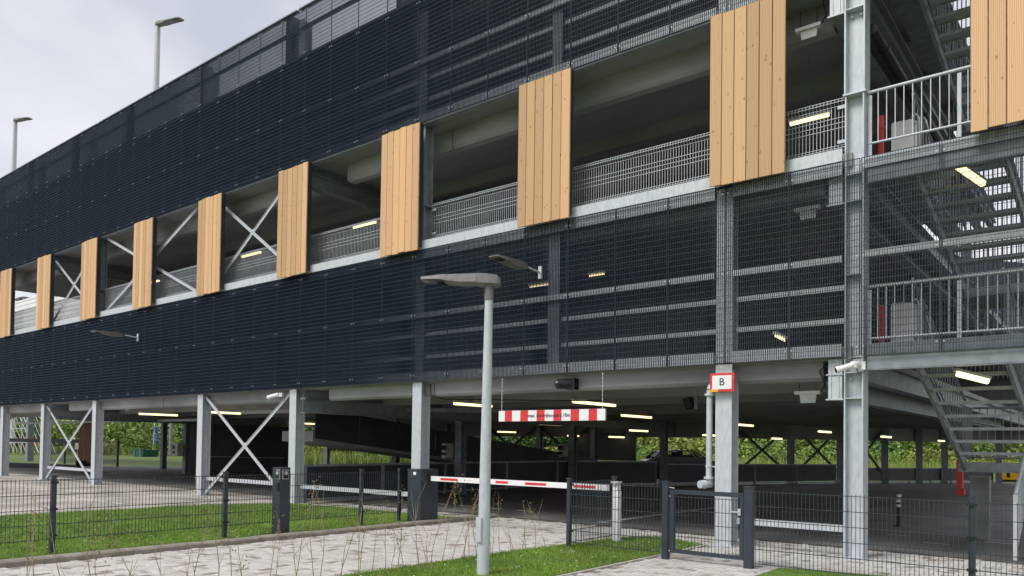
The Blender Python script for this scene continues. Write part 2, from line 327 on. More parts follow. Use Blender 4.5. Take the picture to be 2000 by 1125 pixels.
# concrete ribs below each deck, parallel to the facade, and the edge beam
for z, yb, zb in ((Z1, .3, 2.66), (Z2, .3, 5.55), (Z3, .75, 8.32), (Z4, .5, 11.2)):
    b = MB(); xs = [-49, -38, -27.3, -16.6, -5.9, -3.45]
    for x0, x1 in ((-49 if z != Z3 else -42, -33.7), (-31.2, -24.0), (-24.0, -16.98), (-15.65, -11.95), (-11.95, -5.3), (-5.0, -3.62)): b.extr([(0, yb, z-.2), (0, yb, zb+.05), (0, yb+.05, zb), (0, yb+.24, zb), (0, yb+.24, z-.2)], (x0+.015, 0, 0), (x1-.015, 0, 0))
    b.build('edge_beam', M['conc'], G)
    for k in range(1, 8):
        y = yb+k*2.45; b = MB()
        for x0, x1 in zip(xs, xs[1:]):
            if z == Z3 and x0 < -37: continue
            if z >= Z3 and y > 14 and x0 > -6: continue
            if y > 11 and x0 < -39: continue
            if y > 5 and x0 < -43: continue
            b.extr([(0, y, z-.2), (0, y+.05, z-.48), (0, y+.2, z-.48), (0, y+.25, z-.2)], (x0, 0, 0), (x1, 0, 0))
        b.build('ceiling_rib', M['concd'], G)
    for k in range(8, 13):
        y = yb+k*2.45; MB().box(-12, -3.3 if z < Z3 else -8.1, y, y+.2, z-.48, z-.2).build('ceiling_rib', M['concd'], G)
# steel cross beams running inwards
for x in (-3.42, -16.52, -32.6):
    for z0, z1 in ((2.36, 2.72), (2.73, 2.94), (5.3, 5.66), (5.67, 5.85), (8.2, 8.55), (8.56, 8.75), (11.0, 11.5)):
        y1 = 19.5 if x < -4 or z0 < 8 else 14.8
        ibeam(b2 := MB(), (x, .16, (z0+z1)/2), (x, y1, (z0+z1)/2), z1-z0, .22); b2.build('cross_beam', M['galvd' if x != -3.42 else 'stair'], G)
    if x > -4:
        for z in (2.36, 8.2, 5.3):
            pl = MB(); pl.box(x-.13, x+.12, .14, .155, z-.015, z+.005); pl.box(x-.13, x+.12, .14, .155, z+.36, z+.375)
            for dx in (-.06, .05): pl.box(x+dx-.008, x+dx+.008, .145, .158, z, z+.6)
            pl.box(x-.10, x+.10, .159, .166, z+.001, z+.35); pl.box(x-.10, x+.10, .159, .166, z+.376, z+.60)
            pl.build('end_plate', M['galv'], G)
# front columns
def hcol_front(x, w_, d, z0, z1, y0=.1):        # flanges parallel to the facade
    b = MB(); b.box(x-w_/2, x+w_/2, y0, y0+.02, z0, z1); b.box(x-w_/2, x+w_/2, y0+d-.02, y0+d, z0, z1); b.box(x-.008, x+.008, y0+.021, y0+d-.021, z0, z1)
    b.box(x-w_/2-.04, x+w_/2+.04, y0-.03, y0+d+.03, z0, z0+.02); return b
for x in (-8.62,):
    hcol_front(x, .26, .26, 3.0, 5.88, .14).build('column', M['galvd'], G); hcol_front(x, .24, .24, 8.75, 12.7, .14).build('column', M['galvd'], G)
for z0, z1 in ((3.0, 5.88), (8.75, 12.7)): hcol_front(-5.15, .28, .2, z0, z1, .11).build('column', M['galv'], G)
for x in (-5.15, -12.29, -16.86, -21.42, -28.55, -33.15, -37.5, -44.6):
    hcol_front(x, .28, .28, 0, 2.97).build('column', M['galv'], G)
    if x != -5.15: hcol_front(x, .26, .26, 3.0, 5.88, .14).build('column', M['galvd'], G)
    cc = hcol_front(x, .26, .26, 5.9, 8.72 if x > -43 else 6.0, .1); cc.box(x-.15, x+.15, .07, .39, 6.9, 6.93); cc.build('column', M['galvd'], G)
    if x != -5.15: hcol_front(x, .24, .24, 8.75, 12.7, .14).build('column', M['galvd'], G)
# corner column, web facing the front, with stiffeners
def hcol_side(x, w_, d, z0, z1, y0=.12, stiff=()):
    b = MB(); b.box(x-w_/2, x-w_/2+.02, y0, y0+d, z0, z1); b.box(x+w_/2-.02, x+w_/2, y0, y0+d, z0, z1); b.box(x-w_/2+.021, x+w_/2-.021, y0+d/2-.008, y0+d/2+.008, z0, z1)
    for z in stiff: b.box(x-w_/2+.021, x+w_/2-.021, y0+.01, y0+d/2-.009, z, z+.016)
    return b
cc = hcol_side(-3.15, .27, .28, 0, 2.96, stiff=(2.36, 2.74)); cc.box(-3.32, -2.98, .09, .43, 0, .02); cc.build('column', M['galv'], G)
hcol_side(-3.15, .27, .28, 2.98, 6.9, stiff=(4.2, 5.3, 5.7)).build('column', M['galv'], G)
cc = hcol_side(-3.15, .29, .30, 6.93, 12.7, .11, stiff=(8.2, 8.57)); cc.box(-3.31, -2.99, .1, .42, 6.9, 6.93); cc.build('column', M['galv'], G)
# small bolts on the corner column
bb = MB()
for z in (8.5, 8.12, 2.9, 2.66):
    for x in (-3.21, -3.08): bb.tube((x, .2, z), (x, .25, z), .014, n=6)
bb.build('bolt', M['galv'], G)
# interior columns
for x, y, h in ((-16.95, 6.5, 2.9), (-17.3, 13.5, 2.9), (-15.2, 17.2, 2.9), (-12.35, 24.4, 2.9), (-10.8, 26.8, 2.9), (-9.3, 28.9, 2.9), (-8.1, 30.6, 2.9), (-7.2, 31.9, 2.9),
                (-35.9, 7.4, 2.9), (-40.6, 19.5, 2.9), (-30, 19.6, 2.9), (-23.5, 19.6, 2.9), (-34.2, 19.6, 2.9), (-27, 19.6, 2.9), (-42.3, 9.5, 2.9), (-20.2, 19.6, 2.9), (-5.2, 34.8, 2.9), (-26.5, 12.5, 2.9)):
    hcol_front(x, .26, .26, 0, h, y).build('column', M['galvd'], G)
    if x > -40: hcol_front(x, .26, .26, 6.0, 8.75, y).build('column', M['galvd'], G)
# rear perimeter beam (low) and an added dark sheet keeping the upper storeys dark
back = [(-3.3, 37.8), (-9, 29.9), (-13, 22.9), (-16, 19.9), (-39.9, 19.9)]
for a, b in zip(back, back[1:]):
    MB().bar((*a, 2.5), (*b, 2.5), .2, .86).build('perimeter_beam', M['concd'], G)
MB().bar((-40, 12, 2.78), (-40, 19.8, 2.78), .2, .3).build('perimeter_beam', M['concd'], G)
bk = MB()
for a, b in list(zip(back, back[1:]))+[((-39.9, 19.9), (-39.9, 11.6))]:
    bk.bar((*a, 7.4), (*b, 7.4), .12, 8.4)
bk.build('blackout_sheet', M['dark'], G)
# X bracing
def brace(x0, x1, z0, z1, y=.2):
    b = MB(); s = .09
    b.bar((x0, y, z1), (x1, y, z0), .02, s, up=(0, 0, 1)); b.bar((x0, y+.03, z0), (x1, y+.03, z1), .02, s)
    b.bar((x0, y-.012, z1+.045), (x1, y-.012, z0+.045), .03, .008); b.bar((x0, y+.018, z0+.045), (x1, y+.018, z1+.045), .03, .008)
    cx_, cz = (x0+x1)/2, (z0+z1)/2; b.box(cx_-.1, cx_+.1, y+.005, y+.027, cz-.08, cz+.08)
    b.tube((cx_, y-.03, cz), (cx_, y+.05, cz), .022, n=6)
    return b.build('cross_brace', M['galv'], G)
brace(-21.3, -17.1, .05, 2.92); brace(-33.0, -28.8, .05, 2.9)
brace(-21.0, -17.1, 6.15, 8.75); brace(-32.8, -28.8, 6.1, 8.7); brace(-28.2, -21.9, 6.1, 8.75)
def rbrace(a, b, z0, z1):
    q = MB(); q.bar((*a, z1), (*b, z0), .03, .12); q.bar((*a, z0), (*b, z1), .03, .12); return q.build('cross_brace', M['dark'], G)
rbrace((-13.7, 21.6), (-12.5, 24.2), .6, 2.5); rbrace((-12.1, 24.8), (-10.9, 26.7), .6, 2.5); rbrace((-10.4, 27.4), (-9.4, 28.7), .6, 2.5)
rbrace((-26.9, 19.6), (-23.6, 19.6), .4, 2.6); rbrace((-23.4, 19.6), (-20.3, 19.6), .4, 2.6)
# low tube rails between the ground floor columns
for x0, x1, z in ((-21.28, -17.0, .49), (-16.72, -12.45, .46), (-33.0, -28.7, .49), (-5.0, -3.3, .42)):
    MB().box(x0, x1, .26, .34, z-.05, z+.05).build('guard_rail', M['galv'], G)
MB().box(-28.4, -17.6, 1.2, 1.32, 2.72, 2.86).build('roof_tie', M['galv'], G) if False else None
MB().box(-49, -28.7, 4.4, 4.5, 2.4, 2.5).build('tie_beam', M['galv'], G)
MB().bar((-24.5, 3.1, 2.62), (-17.0, 3.5, 2.62), .1, .12).build('tie_beam', M['galv'], G)
MB().bar((-17, 3.5, 2.6), (-12.6, 6.6, 2.6), .1, .12).build('tie_beam', M['galvd'], G)

# ---- steel grating facade: real flat bars and cross rods
PW = 1.035
def grating(h, screws, d=.026):
    b = MB(); n = 30; p = PW/n
    for i in range(n):
        x = p*(i+.5); b.add([(x-.0016, 0, 0), (x+.0016, 0, 0), (x+.0016, d, 0), (x-.0016, d, 0), (x-.0016, 0, h), (x+.0016, 0, h), (x+.0016, d, h), (x-.0016, d, h)],
                            [(0, 1, 5, 4), (1, 2, 6, 5), (2, 3, 7, 6), (3, 0, 4, 7)])
    k = int(round(h/.1))
    for j in range(1, k):
        z = j*h/k; b.add([(.012, -.002, z-.003), (PW-.012, -.002, z-.003), (PW-.012, .006, z-.003), (.012, .006, z-.003), (.012, -.002, z+.003), (PW-.012, -.002, z+.003), (PW-.012, .006, z+.003), (.012, .006, z+.003)],
                         [(3, 2, 1, 0), (4, 5, 6, 7), (0, 1, 5, 4), (2, 3, 7, 6)])
    for z0 in (0, h-.005): b.box(.009, PW-.009, 0, d, z0, z0+.005)
    for x in (.009, PW-.013): b.box(x, x+.004, -.001, d+.004, .006, h-.006)
    for z in screws:
        for x in (.045, PW-.045): b.tube((x, -.012, z), (x, .0, z), .012, n=6, mi=1)
    return b.mesh('grating_panel', [M['grate'], M['screw']])
gl = grating(2.9, (.13, 1.46, 2.77)); gu = grating(2.83, (.1, 1.4, 2.74)); gp = grating(1.29, (.09, 1.2), .016)
# corner post of the building shows as a joint every panel; panels hang in front of the rails
X0 = -3.03
for k in range(-4, 44):
    x = X0-PW*(k+1) if k >= 0 else X0+PW*(-k-1)
    if k < 0 or k >= 0:
        inst('grating_panel', gl, G, (x, 0, 2.98)); inst('grating_panel', gu, G, (x, 0, 8.73)); inst('grating_panel', gp, G, (x, 0, 11.575))
XL = X0-PW*44
def rail(x0, x1, y, z0, z1, m='galv', name='support_rail', t=.05):
    b = MB(); b.box(x0, x1, y, y+.008, z0, z1); b.box(x0, x1, y+.009, y+t, z1-.008, z1); b.box(x0, x1, y+.009, y+t, z0, z0+.008); return b.build(name, M[m], G)
for x0, x1 in ((XL, -28.7), (-28.6, -16.9), (-16.8, -5.3), (-5.0, -3.3)):
    rail(x0, x1, .05, 2.985, 3.17); rail(x0, x1, .05, 4.39, 4.49); rail(x0, x1, .05, 5.70, 5.885); rail(x0, x1, .03, 5.90, 6.09, name='floor_edge_channel')
    rail(x0, x1, .22, 4.0, 4.08, name='guard_rail', t=.04); rail(x0, x1, .22, 3.5, 3.58, name='guard_rail', t=.04)
    rail(x0, x1, .05, 8.75, 8.93); rail(x0, x1, .22, 9.3, 9.38, t=.04, name='guard_rail'); rail(x0, x1, .22, 9.78, 9.86, t=.04, name='guard_rail'); rail(x0, x1, .05, 10.1, 10.2); rail(x0, x1, .05, 11.42, 11.66, 'anth')
    rail(x0, x1, .05, 12.33, 12.43, 'anth'); MB().box(x0, x1, -.02, .1, 12.868, 12.90).build('parapet_cap', M['galvd'], G)
rail(-2.98, .9, .05, 4.42, 4.52); rail(-2.98, .9, .05, 5.73, 5.885, t=.03)
for x in (-17.3, -21.6, -25.9, -30.2, -34.5, -38.8, -13.0, -8.7, -4.4): MB().box(x-.14, x+.14, .06, .3, 11.6, 12.85).build('parapet_post', M['anth'], G)
# upper edge: thin frame line under the upper grating
MB().box(XL, .9, .03, .2, 8.70, 8.725).build('soffit_trim', M['galvd'], G)

# ---- larch panels
plank = MB(); pw_ = 1.236/6
plank.extr([(.005, -.022, 0), (.010, -.030, 0), (pw_-.010, -.030, 0), (pw_-.005, -.022, 0), (pw_-.005, 0, 0), (.005, 0, 0)], (0, 0, 0), (0, 0, 2.81))
pm = plank.mesh('plank', M['wood'])
for k in range(-1, 10):
    x = -5.32-4.003*k
    if k == -1: x = -1.62
    b = MB()
    for z in (6.1, 7.25, 8.4): b.box(x+.03, x+1.2, -.125, -.085, z-.04, z+.04)
    for dx in (.05, 1.15): b.box(x+dx, x+dx+.03, -.084, .03, 5.95, 8.70)
    fr = b.build('timber_panel', M['anth'], G, loc=(x, -.126, 5.86))
    for i in range(6):
        inst('plank', pm, fr, (x+i*pw_, -.126+random.uniform(-.004, .003), 5.86+random.uniform(-.012, .012)))

# ---- folded wire guard fences on level two
def wirefence(x0, x1, y=.32, zb=6.1):
    b = MB(); prof = [(0, 0), (0, .06), (-.035, .10), (0, .15), (0, .60), (0, .76), (-.045, .81), (0, .87)]
    n = int((x1-x0)/.053)
    for i in range(n+1):
        x = x0+(x1-x0)*i/n
        for (ya, za), (yb, zb_) in zip(prof, prof[1:]):
            if za == .15 or zb_ == .76: pass
            b.bar((x, y+ya, zb+za), (x, y+yb, zb+zb_), .0075, .0075, up=(1, 0, 0))
    for yy, zz in ((0, .0), (0, .06), (-.035, .10), (0, .15), (0, .42), (0, .50), (0, .58), (0, .76), (-.045, .81), (0, .87)):
        b.box(x0, x1, y+yy-.010, y+yy-.003, zb+zz-.004, zb+zz+.004)
    for x in (x0, x1-.12):
        for z in (.17, .70): b.box(x, x+.12, y-.03, y-.02, zb+z, zb+z+.05)
    return b.build('guard_fence', M['galv'], G)
for x0, x1 in ((-5.0, -3.32), (-12.1, -5.3), (-16.7, -12.45), (-21.25, -17.02), (-28.4, -21.6), (-33.0, -28.72), (-37.4, -33.3), (-41.9, -37.7)): wirefence(x0, x1)

# ---- ramp rising towards the street behind dark balustrades
rp = MB(); rx0, rx1 = -19.9, -18.4
za, zbm = 2.75, .0     # deck level at y 0 and y 17
def rz(y): return 1.62-(y-2.0)*.105
rp.add([(rx0, 1.9, rz(1.9)), (rx1, 1.9, rz(1.9)), (rx1, 17, rz(17)), (rx0, 17, rz(17)), (rx0, 1.9, rz(1.9)+.3), (rx1, 1.9, rz(1.9)+.3), (rx1, 17, rz(17)+.3), (rx0, 17, rz(17)+.3)], [(3, 2, 1, 0), (4, 5, 6, 7), (0, 1, 5, 4), (1, 2, 6, 5), (2, 3, 7, 6), (3, 0, 4, 7)])
ramp = rp.build('ramp', M['concd'], G)
for i in range(9):
    y0 = 1.95+i*1.66; y1 = y0+1.62
    for xx in (rx1+.01,):
        q = MB(); q.add([(xx, y0, rz(y0)+.1), (xx+.03, y0, rz(y0)+.1), (xx+.03, y1, rz(y1)+.1), (xx, y1, rz(y1)+.1), (xx, y0, rz(y0)+1.0), (xx+.03, y0, rz(y0)+1.0), (xx+.03, y1, rz(y1)+1.0), (xx, y1, rz(y1)+1.0)], [(3, 2, 1, 0), (4, 5, 6, 7), (0, 1, 5, 4), (1, 2, 6, 5), (2, 3, 7, 6), (3, 0, 4, 7)])
        q.build('ramp_panel', M['dark'], ramp)
# dark balustrade panels on the ground floor
def balus(pts, h, m='dark', step=2.6, z0=.07):
    for (xa, ya), (xb, yb) in zip(pts, pts[1:]):
        L = math.hypot(xb-xa, yb-ya); n = max(1, round(L/step))
        for i in range(n):
            t0, t1 = i/n, (i+1)/n; a = Vector((xa+(xb-xa)*t0, ya+(yb-ya)*t0, 0)); b_ = Vector((xa+(xb-xa)*t1, ya+(yb-ya)*t1, 0)); d = (b_-a).normalized()
            q = MB(); q.bar(a+d*.07+Vector((0, 0, z0+(h-z0)/2)), b_-d*.07+Vector((0, 0, z0+(h-z0)/2)), .02, h-z0-.1)
            pn = q.build('balustrade_panel', M[m], G)
            f = MB(); f.bar(a+Vector((0, 0, h-.03)), b_+Vector((0, 0, h-.03)), .05, .06); f.bar(a+Vector((0, 0, z0)), b_+Vector((0, 0, z0)), .05, .05)
            for c_ in (a+d*.03, b_-d*.03): f.bar(c_+Vector((0, 0, .0)), c_+Vector((0, 0, h-.062)), .05, .05)
            f.build('panel_frame', M['galvd'], pn)
balus([(-16.85, .5), (-17.4, 6.4), (-17.75, 13.2), (-15.35, 17.0)], 1.02, step=3.2)
balus([(-15.15, 17.4), (-13.1, 22.0), (-10.9, 26.6)], .92, step=2.5)
balus([(-10.6, 27), (-9.2, 29.2), (-7.0, 32.6), (-5.45, 35.0)], .76, 'grpan', step=1.25)
# grey inner wall behind, dark service core on the left
MB().bar((-21.3, 19.7, 1.6), (-17.9, 19.75, 1.6), .12, 1.3).build('grey_wall', M['grpan'], G)
for a, b in (((-39.8, 10.9), (-35.1, 12.8)), ((-41.5, 10.6), (-39.85, 10.85)), ((-35.2, 12.95), (-39, 15.5)), ((-37.7, 8.4), (-36.0, 7.6))):
    MB().bar((*a, 1.47), (*b, 1.47), .15, 2.93).build('core_wall', M['dark'], G)
for k in (0, 1): MB().bar((-39.7, 10.75, .75+k*.0), (-35.2, 12.6, .75), .03, .05).build('wall_rail', M['galvd'], G) if k == 0 else None
# brown timber screen on the left
scn = MB().bar((-42.0, 4.9, 2.5), (-42.2, 6.3, 2.5), .05, .08).bar((-42.0, 4.9, .35), (-42.2, 6.3, .35), .05, .3).build('timber_screen', M['anth'], G)
for i in range(11):
    t = i/11; x = -43.1+2.75*t; y = 5.45-.05*t
    MB().box(x, x+.235, y, y+.03, .35 if i < 8 else .0, 2.66).build('plank', M['rear'], scn)
# low kerb and gate rail at the open left end
MB().bar((-49.5, 3.9, .12), (-43.3, 5.6, .12), .2, .24).build('end_kerb', M['dark'], G)
MB().bar((-49.5, 3.9, 1.5), (-43.3, 5.6, 1.5), .08, .2).build('gate_rail', M['anth'], G)
# pipes below the deck beside the corner column
pp = MB(); pp.tube((-3.6, .9, 2.42), (-3.3, 19, 2.46), .04, n=6); pp.build('service_pipe', M['galvd'], G)
pp = MB(); pp.tube((-3.0, .5, 8.0), (-3.0, 14, 8.0), .08, n=8)
for y in (1.2, 2.6, 4.2, 6): pp.tube((-3.0, y, 8.0), (-3.0, y+.04, 8.0), .09, n=8)
pp.build('drain_pipe', M['black'], G)
# inclined end beams of the building's right edge
for z in (2.8, 5.7, 8.6, 11.4):
    ibeam(b2 := MB(), (-3.12, .5, z), (-3.12, 37 if z < 8 else 14.9, z), .34, .2); b2.build('edge_beam', M['stair'], G)
# red wall cabinets with white doors on the first and second levels
for z in (3.2, 6.12): MB().box(-2.97, -2.9, .75, .82, z, z+.62).box(-2.975, -2.895, .74, .83, z+.42, z+.46).build('red_standpipe', M['red'], G)

# ================================================================== STAIR TOWER
T = thing('stair_tower', (-1.5, 2.5, 0), 'grey galvanised steel stair tower with open treads at the right end of the garage', 'stair tower')
def tread_mesh():
    b = MB(); b.box(0, 1.06, 0, .27, -.005, 0); b.box(0, 1.06, -.012, -.002, -.045, .004); b.box(0, 1.06, .26, .268, -.035, -.006); return b.mesh('tread', M['tread'])
M['tread'] = mat('tread_steel', (.33, .36, .385), .5, .1, (.44, .47, .50), 6)
tm = tread_mesh(); tm2 = tm
for lv, z0 in enumerate((0, 3.14, 5.89, 8.85)):
    zt = (3.14, 5.89, 8.85, 11.7)[lv]; zl = z0+(zt-z0)*.447; n = 9
    if lv == 0: zl = 1.40
    # upper flight, rises towards the street, slightly splayed
    for i in range(1, n):
        t = i/n; y = 3.15-t*2.35; z = zl+(zt-zl)*t
        inst('tread', tm, T, (-2.12-.29*t, y-.27, z))
    st = MB()
    for xa, xb in ((-2.15, -2.46), (-1.03, -1.33)):
        st.bar((xa, 3.2, zl-.02), (xb, .62, zt-.06), .012, .26); st.bar((xa, 3.2, zl+.11), (xb, .62, zt+.07), .05, .012); st.bar((xa, 3.2, zl-.15), (xb, .62, zt-.19), .05, .012)
    st.build('stringer', M['stair'], T)
    hr = MB()
    for xa, xb in ((-2.15, -2.46), (-1.03, -1.33)):
        hr.tube((xa, 3.2, zl+1.05), (xb, .62, zt+1.0), .022); hr.tube((xa, 3.2, zl+.25), (xb, .62, zt+.2), .014)
        for i in range(20):
            t = (i+.5)/20; x = xa+(xb-xa)*t; y = 3.2-2.58*t; z = zl+(zt-zl)*t; hr.tube((x, y, z+.22), (x, y, z+1.03), .008, n=4, caps=False)
    hr.build('balustrade', M['stair'], T)
    # lower flight, rises away from the street
    n2 = 7
    for i in range(1, n2):
        t = i/n2; inst('tread', tm, T, (-.98, 1.75+t*1.75, z0+(zl-z0)*t))
    st = MB()
    for x in (-1.02, .1): st.bar((x, 1.65, z0-.02), (x, 3.55, zl-.02), .012, .26)
    st.build('stringer', M['stair'], T)
    hr = MB()
    x = -1.3 if lv == 0 else -1.05
    ya = 1.75
    hr.tube((x, ya, z0+.98), (x+.12, 3.5, zl+1.0), .024); hr.tube((x, ya, z0+.1), (x+.12, 3.5, zl+.12), .014)
    hr.bar((x, ya, z0), (x, ya, z0+.97), .06, .03)
    for i in range(1, 14):
        t = i/14; hr.tube((x+.12*t, ya+1.75*t, z0+.1+(zl-z0)*t), (x+.12*t, ya+1.75*t, z0+.98+(zl-z0)*t), .009, n=4, caps=False)
    hr.build('balustrade', M['galv'], T)
    # half landing
    ld = MB(); ld.box(-2.22, .15, 3.16, 4.45, zl-.03, zl); ld.box(-2.22, .15, 3.13, 3.155, zl-.14, zl+.01); ld.box(-2.25, -2.225, 3.13, 4.45, zl-.14, zl+.01); ld.box(-2.22, .15, 4.455, 4.47, zl-.17, zl+.01)
    ld.build('landing', M['stair'], T)
    hr = MB(); hr.tube((-2.22, 4.4, zl+1.0), (.15, 4.4, zl+1.0), .022); hr.tube((-2.22, 4.4, zl+.1), (.15, 4.4, zl+.1), .014); hr.tube((-2.22, 3.2, zl+1.0), (-2.22, 4.4, zl+1.0), .022)
    for i in range(20): hr.tube((-2.22+i*.12, 4.4, zl+.1), (-2.22+i*.12, 4.4, zl+1), .008, n=4, caps=False)
    for i in range(9): hr.tube((-2.22, 3.3+i*.12, zl+.1), (-2.22, 3.3+i*.12, zl+1), .008, n=4, caps=False)
    hr.build('balustrade', M['stair'], T)
    # street side landing
    if lv < 3:
        ld = MB(); ld.box(-2.95, .9, .12, .9, zt-.03, zt); ld.box(-2.95, -2.5, .9, 5.2, zt-.03, zt); ld.box(-2.95, .9, .06, .075, zt-.16, zt+.01); ld.box(-2.95, .9, .08, .12, zt-.36, zt-.035)
        ld.box(-2.95, .9, .075, .20, zt-.375, zt-.365)
        ld.build('landing', M['stair'], T)
        zr = (3.01, 5.92, 8.88)[lv]
        hr = MB(); hr.tube((-3.0, .28, zr+1.01), (.9, .28, zr+1.01), .026); hr.tube((-3.0, .28, zr+.24), (.9, .28, zr+.24), .018)
        for x in (-2.97, -1.81, -.65, .5): hr.bar((x, .28, zr-.1), (x, .28, zr+.96), .05, .02)
        i = 0; x = -2.86
        while x < .88:
            if min(abs(x-p) for p in (-2.97, -1.81, -.65, .5)) > .05: hr.tube((x, .28, zr+.24), (x, .28, zr+1.0), .0085, n=5, caps=False)
            x += .1155
        hr.build('balustrade', M['galv'], T)
MB().box(-2.27, -1.97, 4.5, 4.8, 0, 1.15).build('concrete_pillar', M['conc'], T)
for x, y in ((.8, .3), (.8, 5.0)): hcol_front(x, .2, .2, 0 if y > 1 else 2.9, 11.8, y).build('column', M['stair'], T)
b = MB()
for k in range(4):   # grating on the back of the tower
    for i in range(12): xx = -2.75+k*.9+i*.075; b.box(xx, xx+.02, 5.25, 5.28, 3.0, 11.8)
stuff(b.build('rear_grating', M['grate'], T))
# street side cabinet beside the stair on each upper landing
for z in (3.17, 6.09):
    t = thing('ticket_machine', (-2.6, 1.55, z), 'grey cabinet with bent grab handles behind the %s landing railing' % ('first floor' if z < 4 else 'second floor'), 'cabinet', 'grey cabinets on the stair landings')
    c = MB(); c.extr([(-2.95, 1.5, 0), (-2.58, 1.5, 0), (-2.56, 1.5, .86), (-2.66, 1.5, .92), (-2.93, 1.5, .93), (-2.95, 1.5, .9)], (0, 0, z-.14), (0, .3, z-.14)); c.build('cabinet_body', M['plastic'], t)
    h = MB(); h.path([(-2.5, 1.4, z), (-2.52, 1.4, z+.7), (-2.56, 1.4, z+.8), (-2.62, 1.4, z+.78)], .018); h.path([(-2.50, 1.4, z+.76), (-2.44, 1.45, z+.68), (-2.35, 1.5, z+.1)], .018); h.build('grab_handle', M['galv'], t)

# ================================================================== LIGHTS HANGING FROM CEILINGS
def tubelight(a, b, label, z_up=.08, group='lit tube lights on the garage ceilings', r=.034):
    a = Vector(a); b = Vector(b); t = thing('ceiling_light', (a+b)/2, label, 'ceiling light', group)
    d = (b-a).normalized()
    MB().bar(a+Vector((0, 0, .05)), b+Vector((0, 0, .05)), .08, .04).build('housing', M['plastic'], t)
    MB().tube(a+d*.03, b-d*.03, r, n=8).build('diffuser', M['tube'], t)
    return t
def lab(k, s): return s
GL = [(-9.9, 3.65, 2.62, 1.9, 'lit tube light just behind the height limit sign, to its right'), (-13.1, 2.9, 2.62, 1.5, 'lit tube light seen behind the street lamp pole, top left of the sign'),
      (-11.9, 9.2, 2.55, 1.9, 'second lit tube light inwards to the right of the height limit sign'), (-19.7, 8.3, 2.55, 1.5, 'lit tube light above the white barrier arm, right of the tall front column'),
      (-27.9, 2.1, 2.55, 1.5, 'longest lit tube light over the left bay, right of the small white lamp'), (-38.0, 4.7, 2.55, 1.5, 'lit tube light beside the brown timber screen'),
      (-23.5, 2.0, 2.55, 1.5, 'lit tube light just behind the first cross brace'), (-32.3, 11.9, 2.55, 1.5, 'lit tube light right of the braced bay near the dark core wall'),
      (-32.4, 18.9, 2.55, 1.5, 'small lit tube light left of the tall front column'), (-29.1, 23.7, 2.4, 1.5, 'lit tube light deep inside, right of the street lamp pole')]
GL[-1] = (-24.5, 18.3, 2.27, 1.5, GL[-1][4])
GL += [(-16.8, 11.4, 2.4, 1.5, 'lit tube light below the middle of the height limit sign'), (-21.0, 19.2, 2.1, 1.2, 'tiny lit tube light above the grey inner wall'),
       (-15.2, 15.2, 2.25, 1.5, 'third lit tube light inwards, left of the silver drainpipe'), (-18.5, 19.0, 2.05, 1.4, 'fourth and smallest lit tube light left of the drainpipe'),
       (-10.2, 13.6, 2.4, 1.5, 'lit tube light right of the column with the B sign'), (-12.8, 16.6, 2.1, 1.4, 'lit tube light half hidden behind the silver drainpipe'),
       (-8.6, 17.1, 2.25, 1.5, 'lit tube light between the B sign column and the corner column'), (-11.6, 20.6, 2.04, 1.2, 'small lit tube light over the right crossed braces'),
       (-9.6, 25.2, 1.97, 1.0, 'small lit tube light left of the corner column'), (-6.9, 18.7, 2.1, 1.5, 'lit tube light right of the corner column'), (-7.0, 30.0, 2.1, 1.6, 'last small lit tube light before the stair')]
for x, y, z, L, s in GL:
    t = tubelight((x, y-L/2, z), (x, y+L/2, z), s)
    if z < 2.5:
        h = MB()
        for dy in (-.4, .4): h.tube((x, y+dy, z+.07), (x, y+dy, 2.93), .006, n=4)
        h.build('hanger', M['galvd'], t)
for x0, x1, y, z, s in ((-4.77, -4.04, 2, 7.48, 'lit tube light behind the wire fence left of the corner column'), (-16.9, -15.93, 2, 7.62, 'lit tube light behind the fence on level two, left of the tall timber panel'),
                        (-22.47, -21.37, 2, 7.6, 'lit tube light behind the crossed braces on level two'), (-28.6, -27.9, 2, 7.5, 'small lit tube light behind the fence, left part of level two')):
    t = tubelight((x0, y, z), (x1, y, z), s, r=.035); h = MB(); h.tube(((x0+x1)/2, y, z+.07), ((x0+x1)/2, y, 8.7), .006, n=4); h.build('hanger', M['galvd'], t)
for x0, x1, y, z, s in ((-9.9, -9.0, 1.0, 4.95, 'lit tube light seen through the grating beside the wall lamp bracket'), (-8.4, -8.0, 1.0, 5.0, 'short lit tube light seen through the grating right of the bracket')):
    tubelight((x0, y, z), (x1, y, z), s, r=.016)
for a, b, s in (((-5.6, .9, 3.85), (-5.6, 1.7, 3.8), 'lit tube light low behind the grating left of the B sign column'), ((-7.3, .8, 3.2), (-7.3, 1.6, 3.15), 'lit tube light low behind the grating above the black floodlight'), ((-4.6, .9, 3.5), (-4.6, 1.4, 3.47), 'short lit tube light behind the grating right of the B sign column')):
    tubelight(a, b, s, r=.02)
tubelight((-1.88, .42, 2.70), (-1.50, .72, 2.585), 'lit tube light under the ground floor stair landing', r=.045)
tubelight((-1.86, .35, 5.62), (-1.58, .85, 5.42), 'bright lit tube light under the second floor landing behind the grating', r=.05)

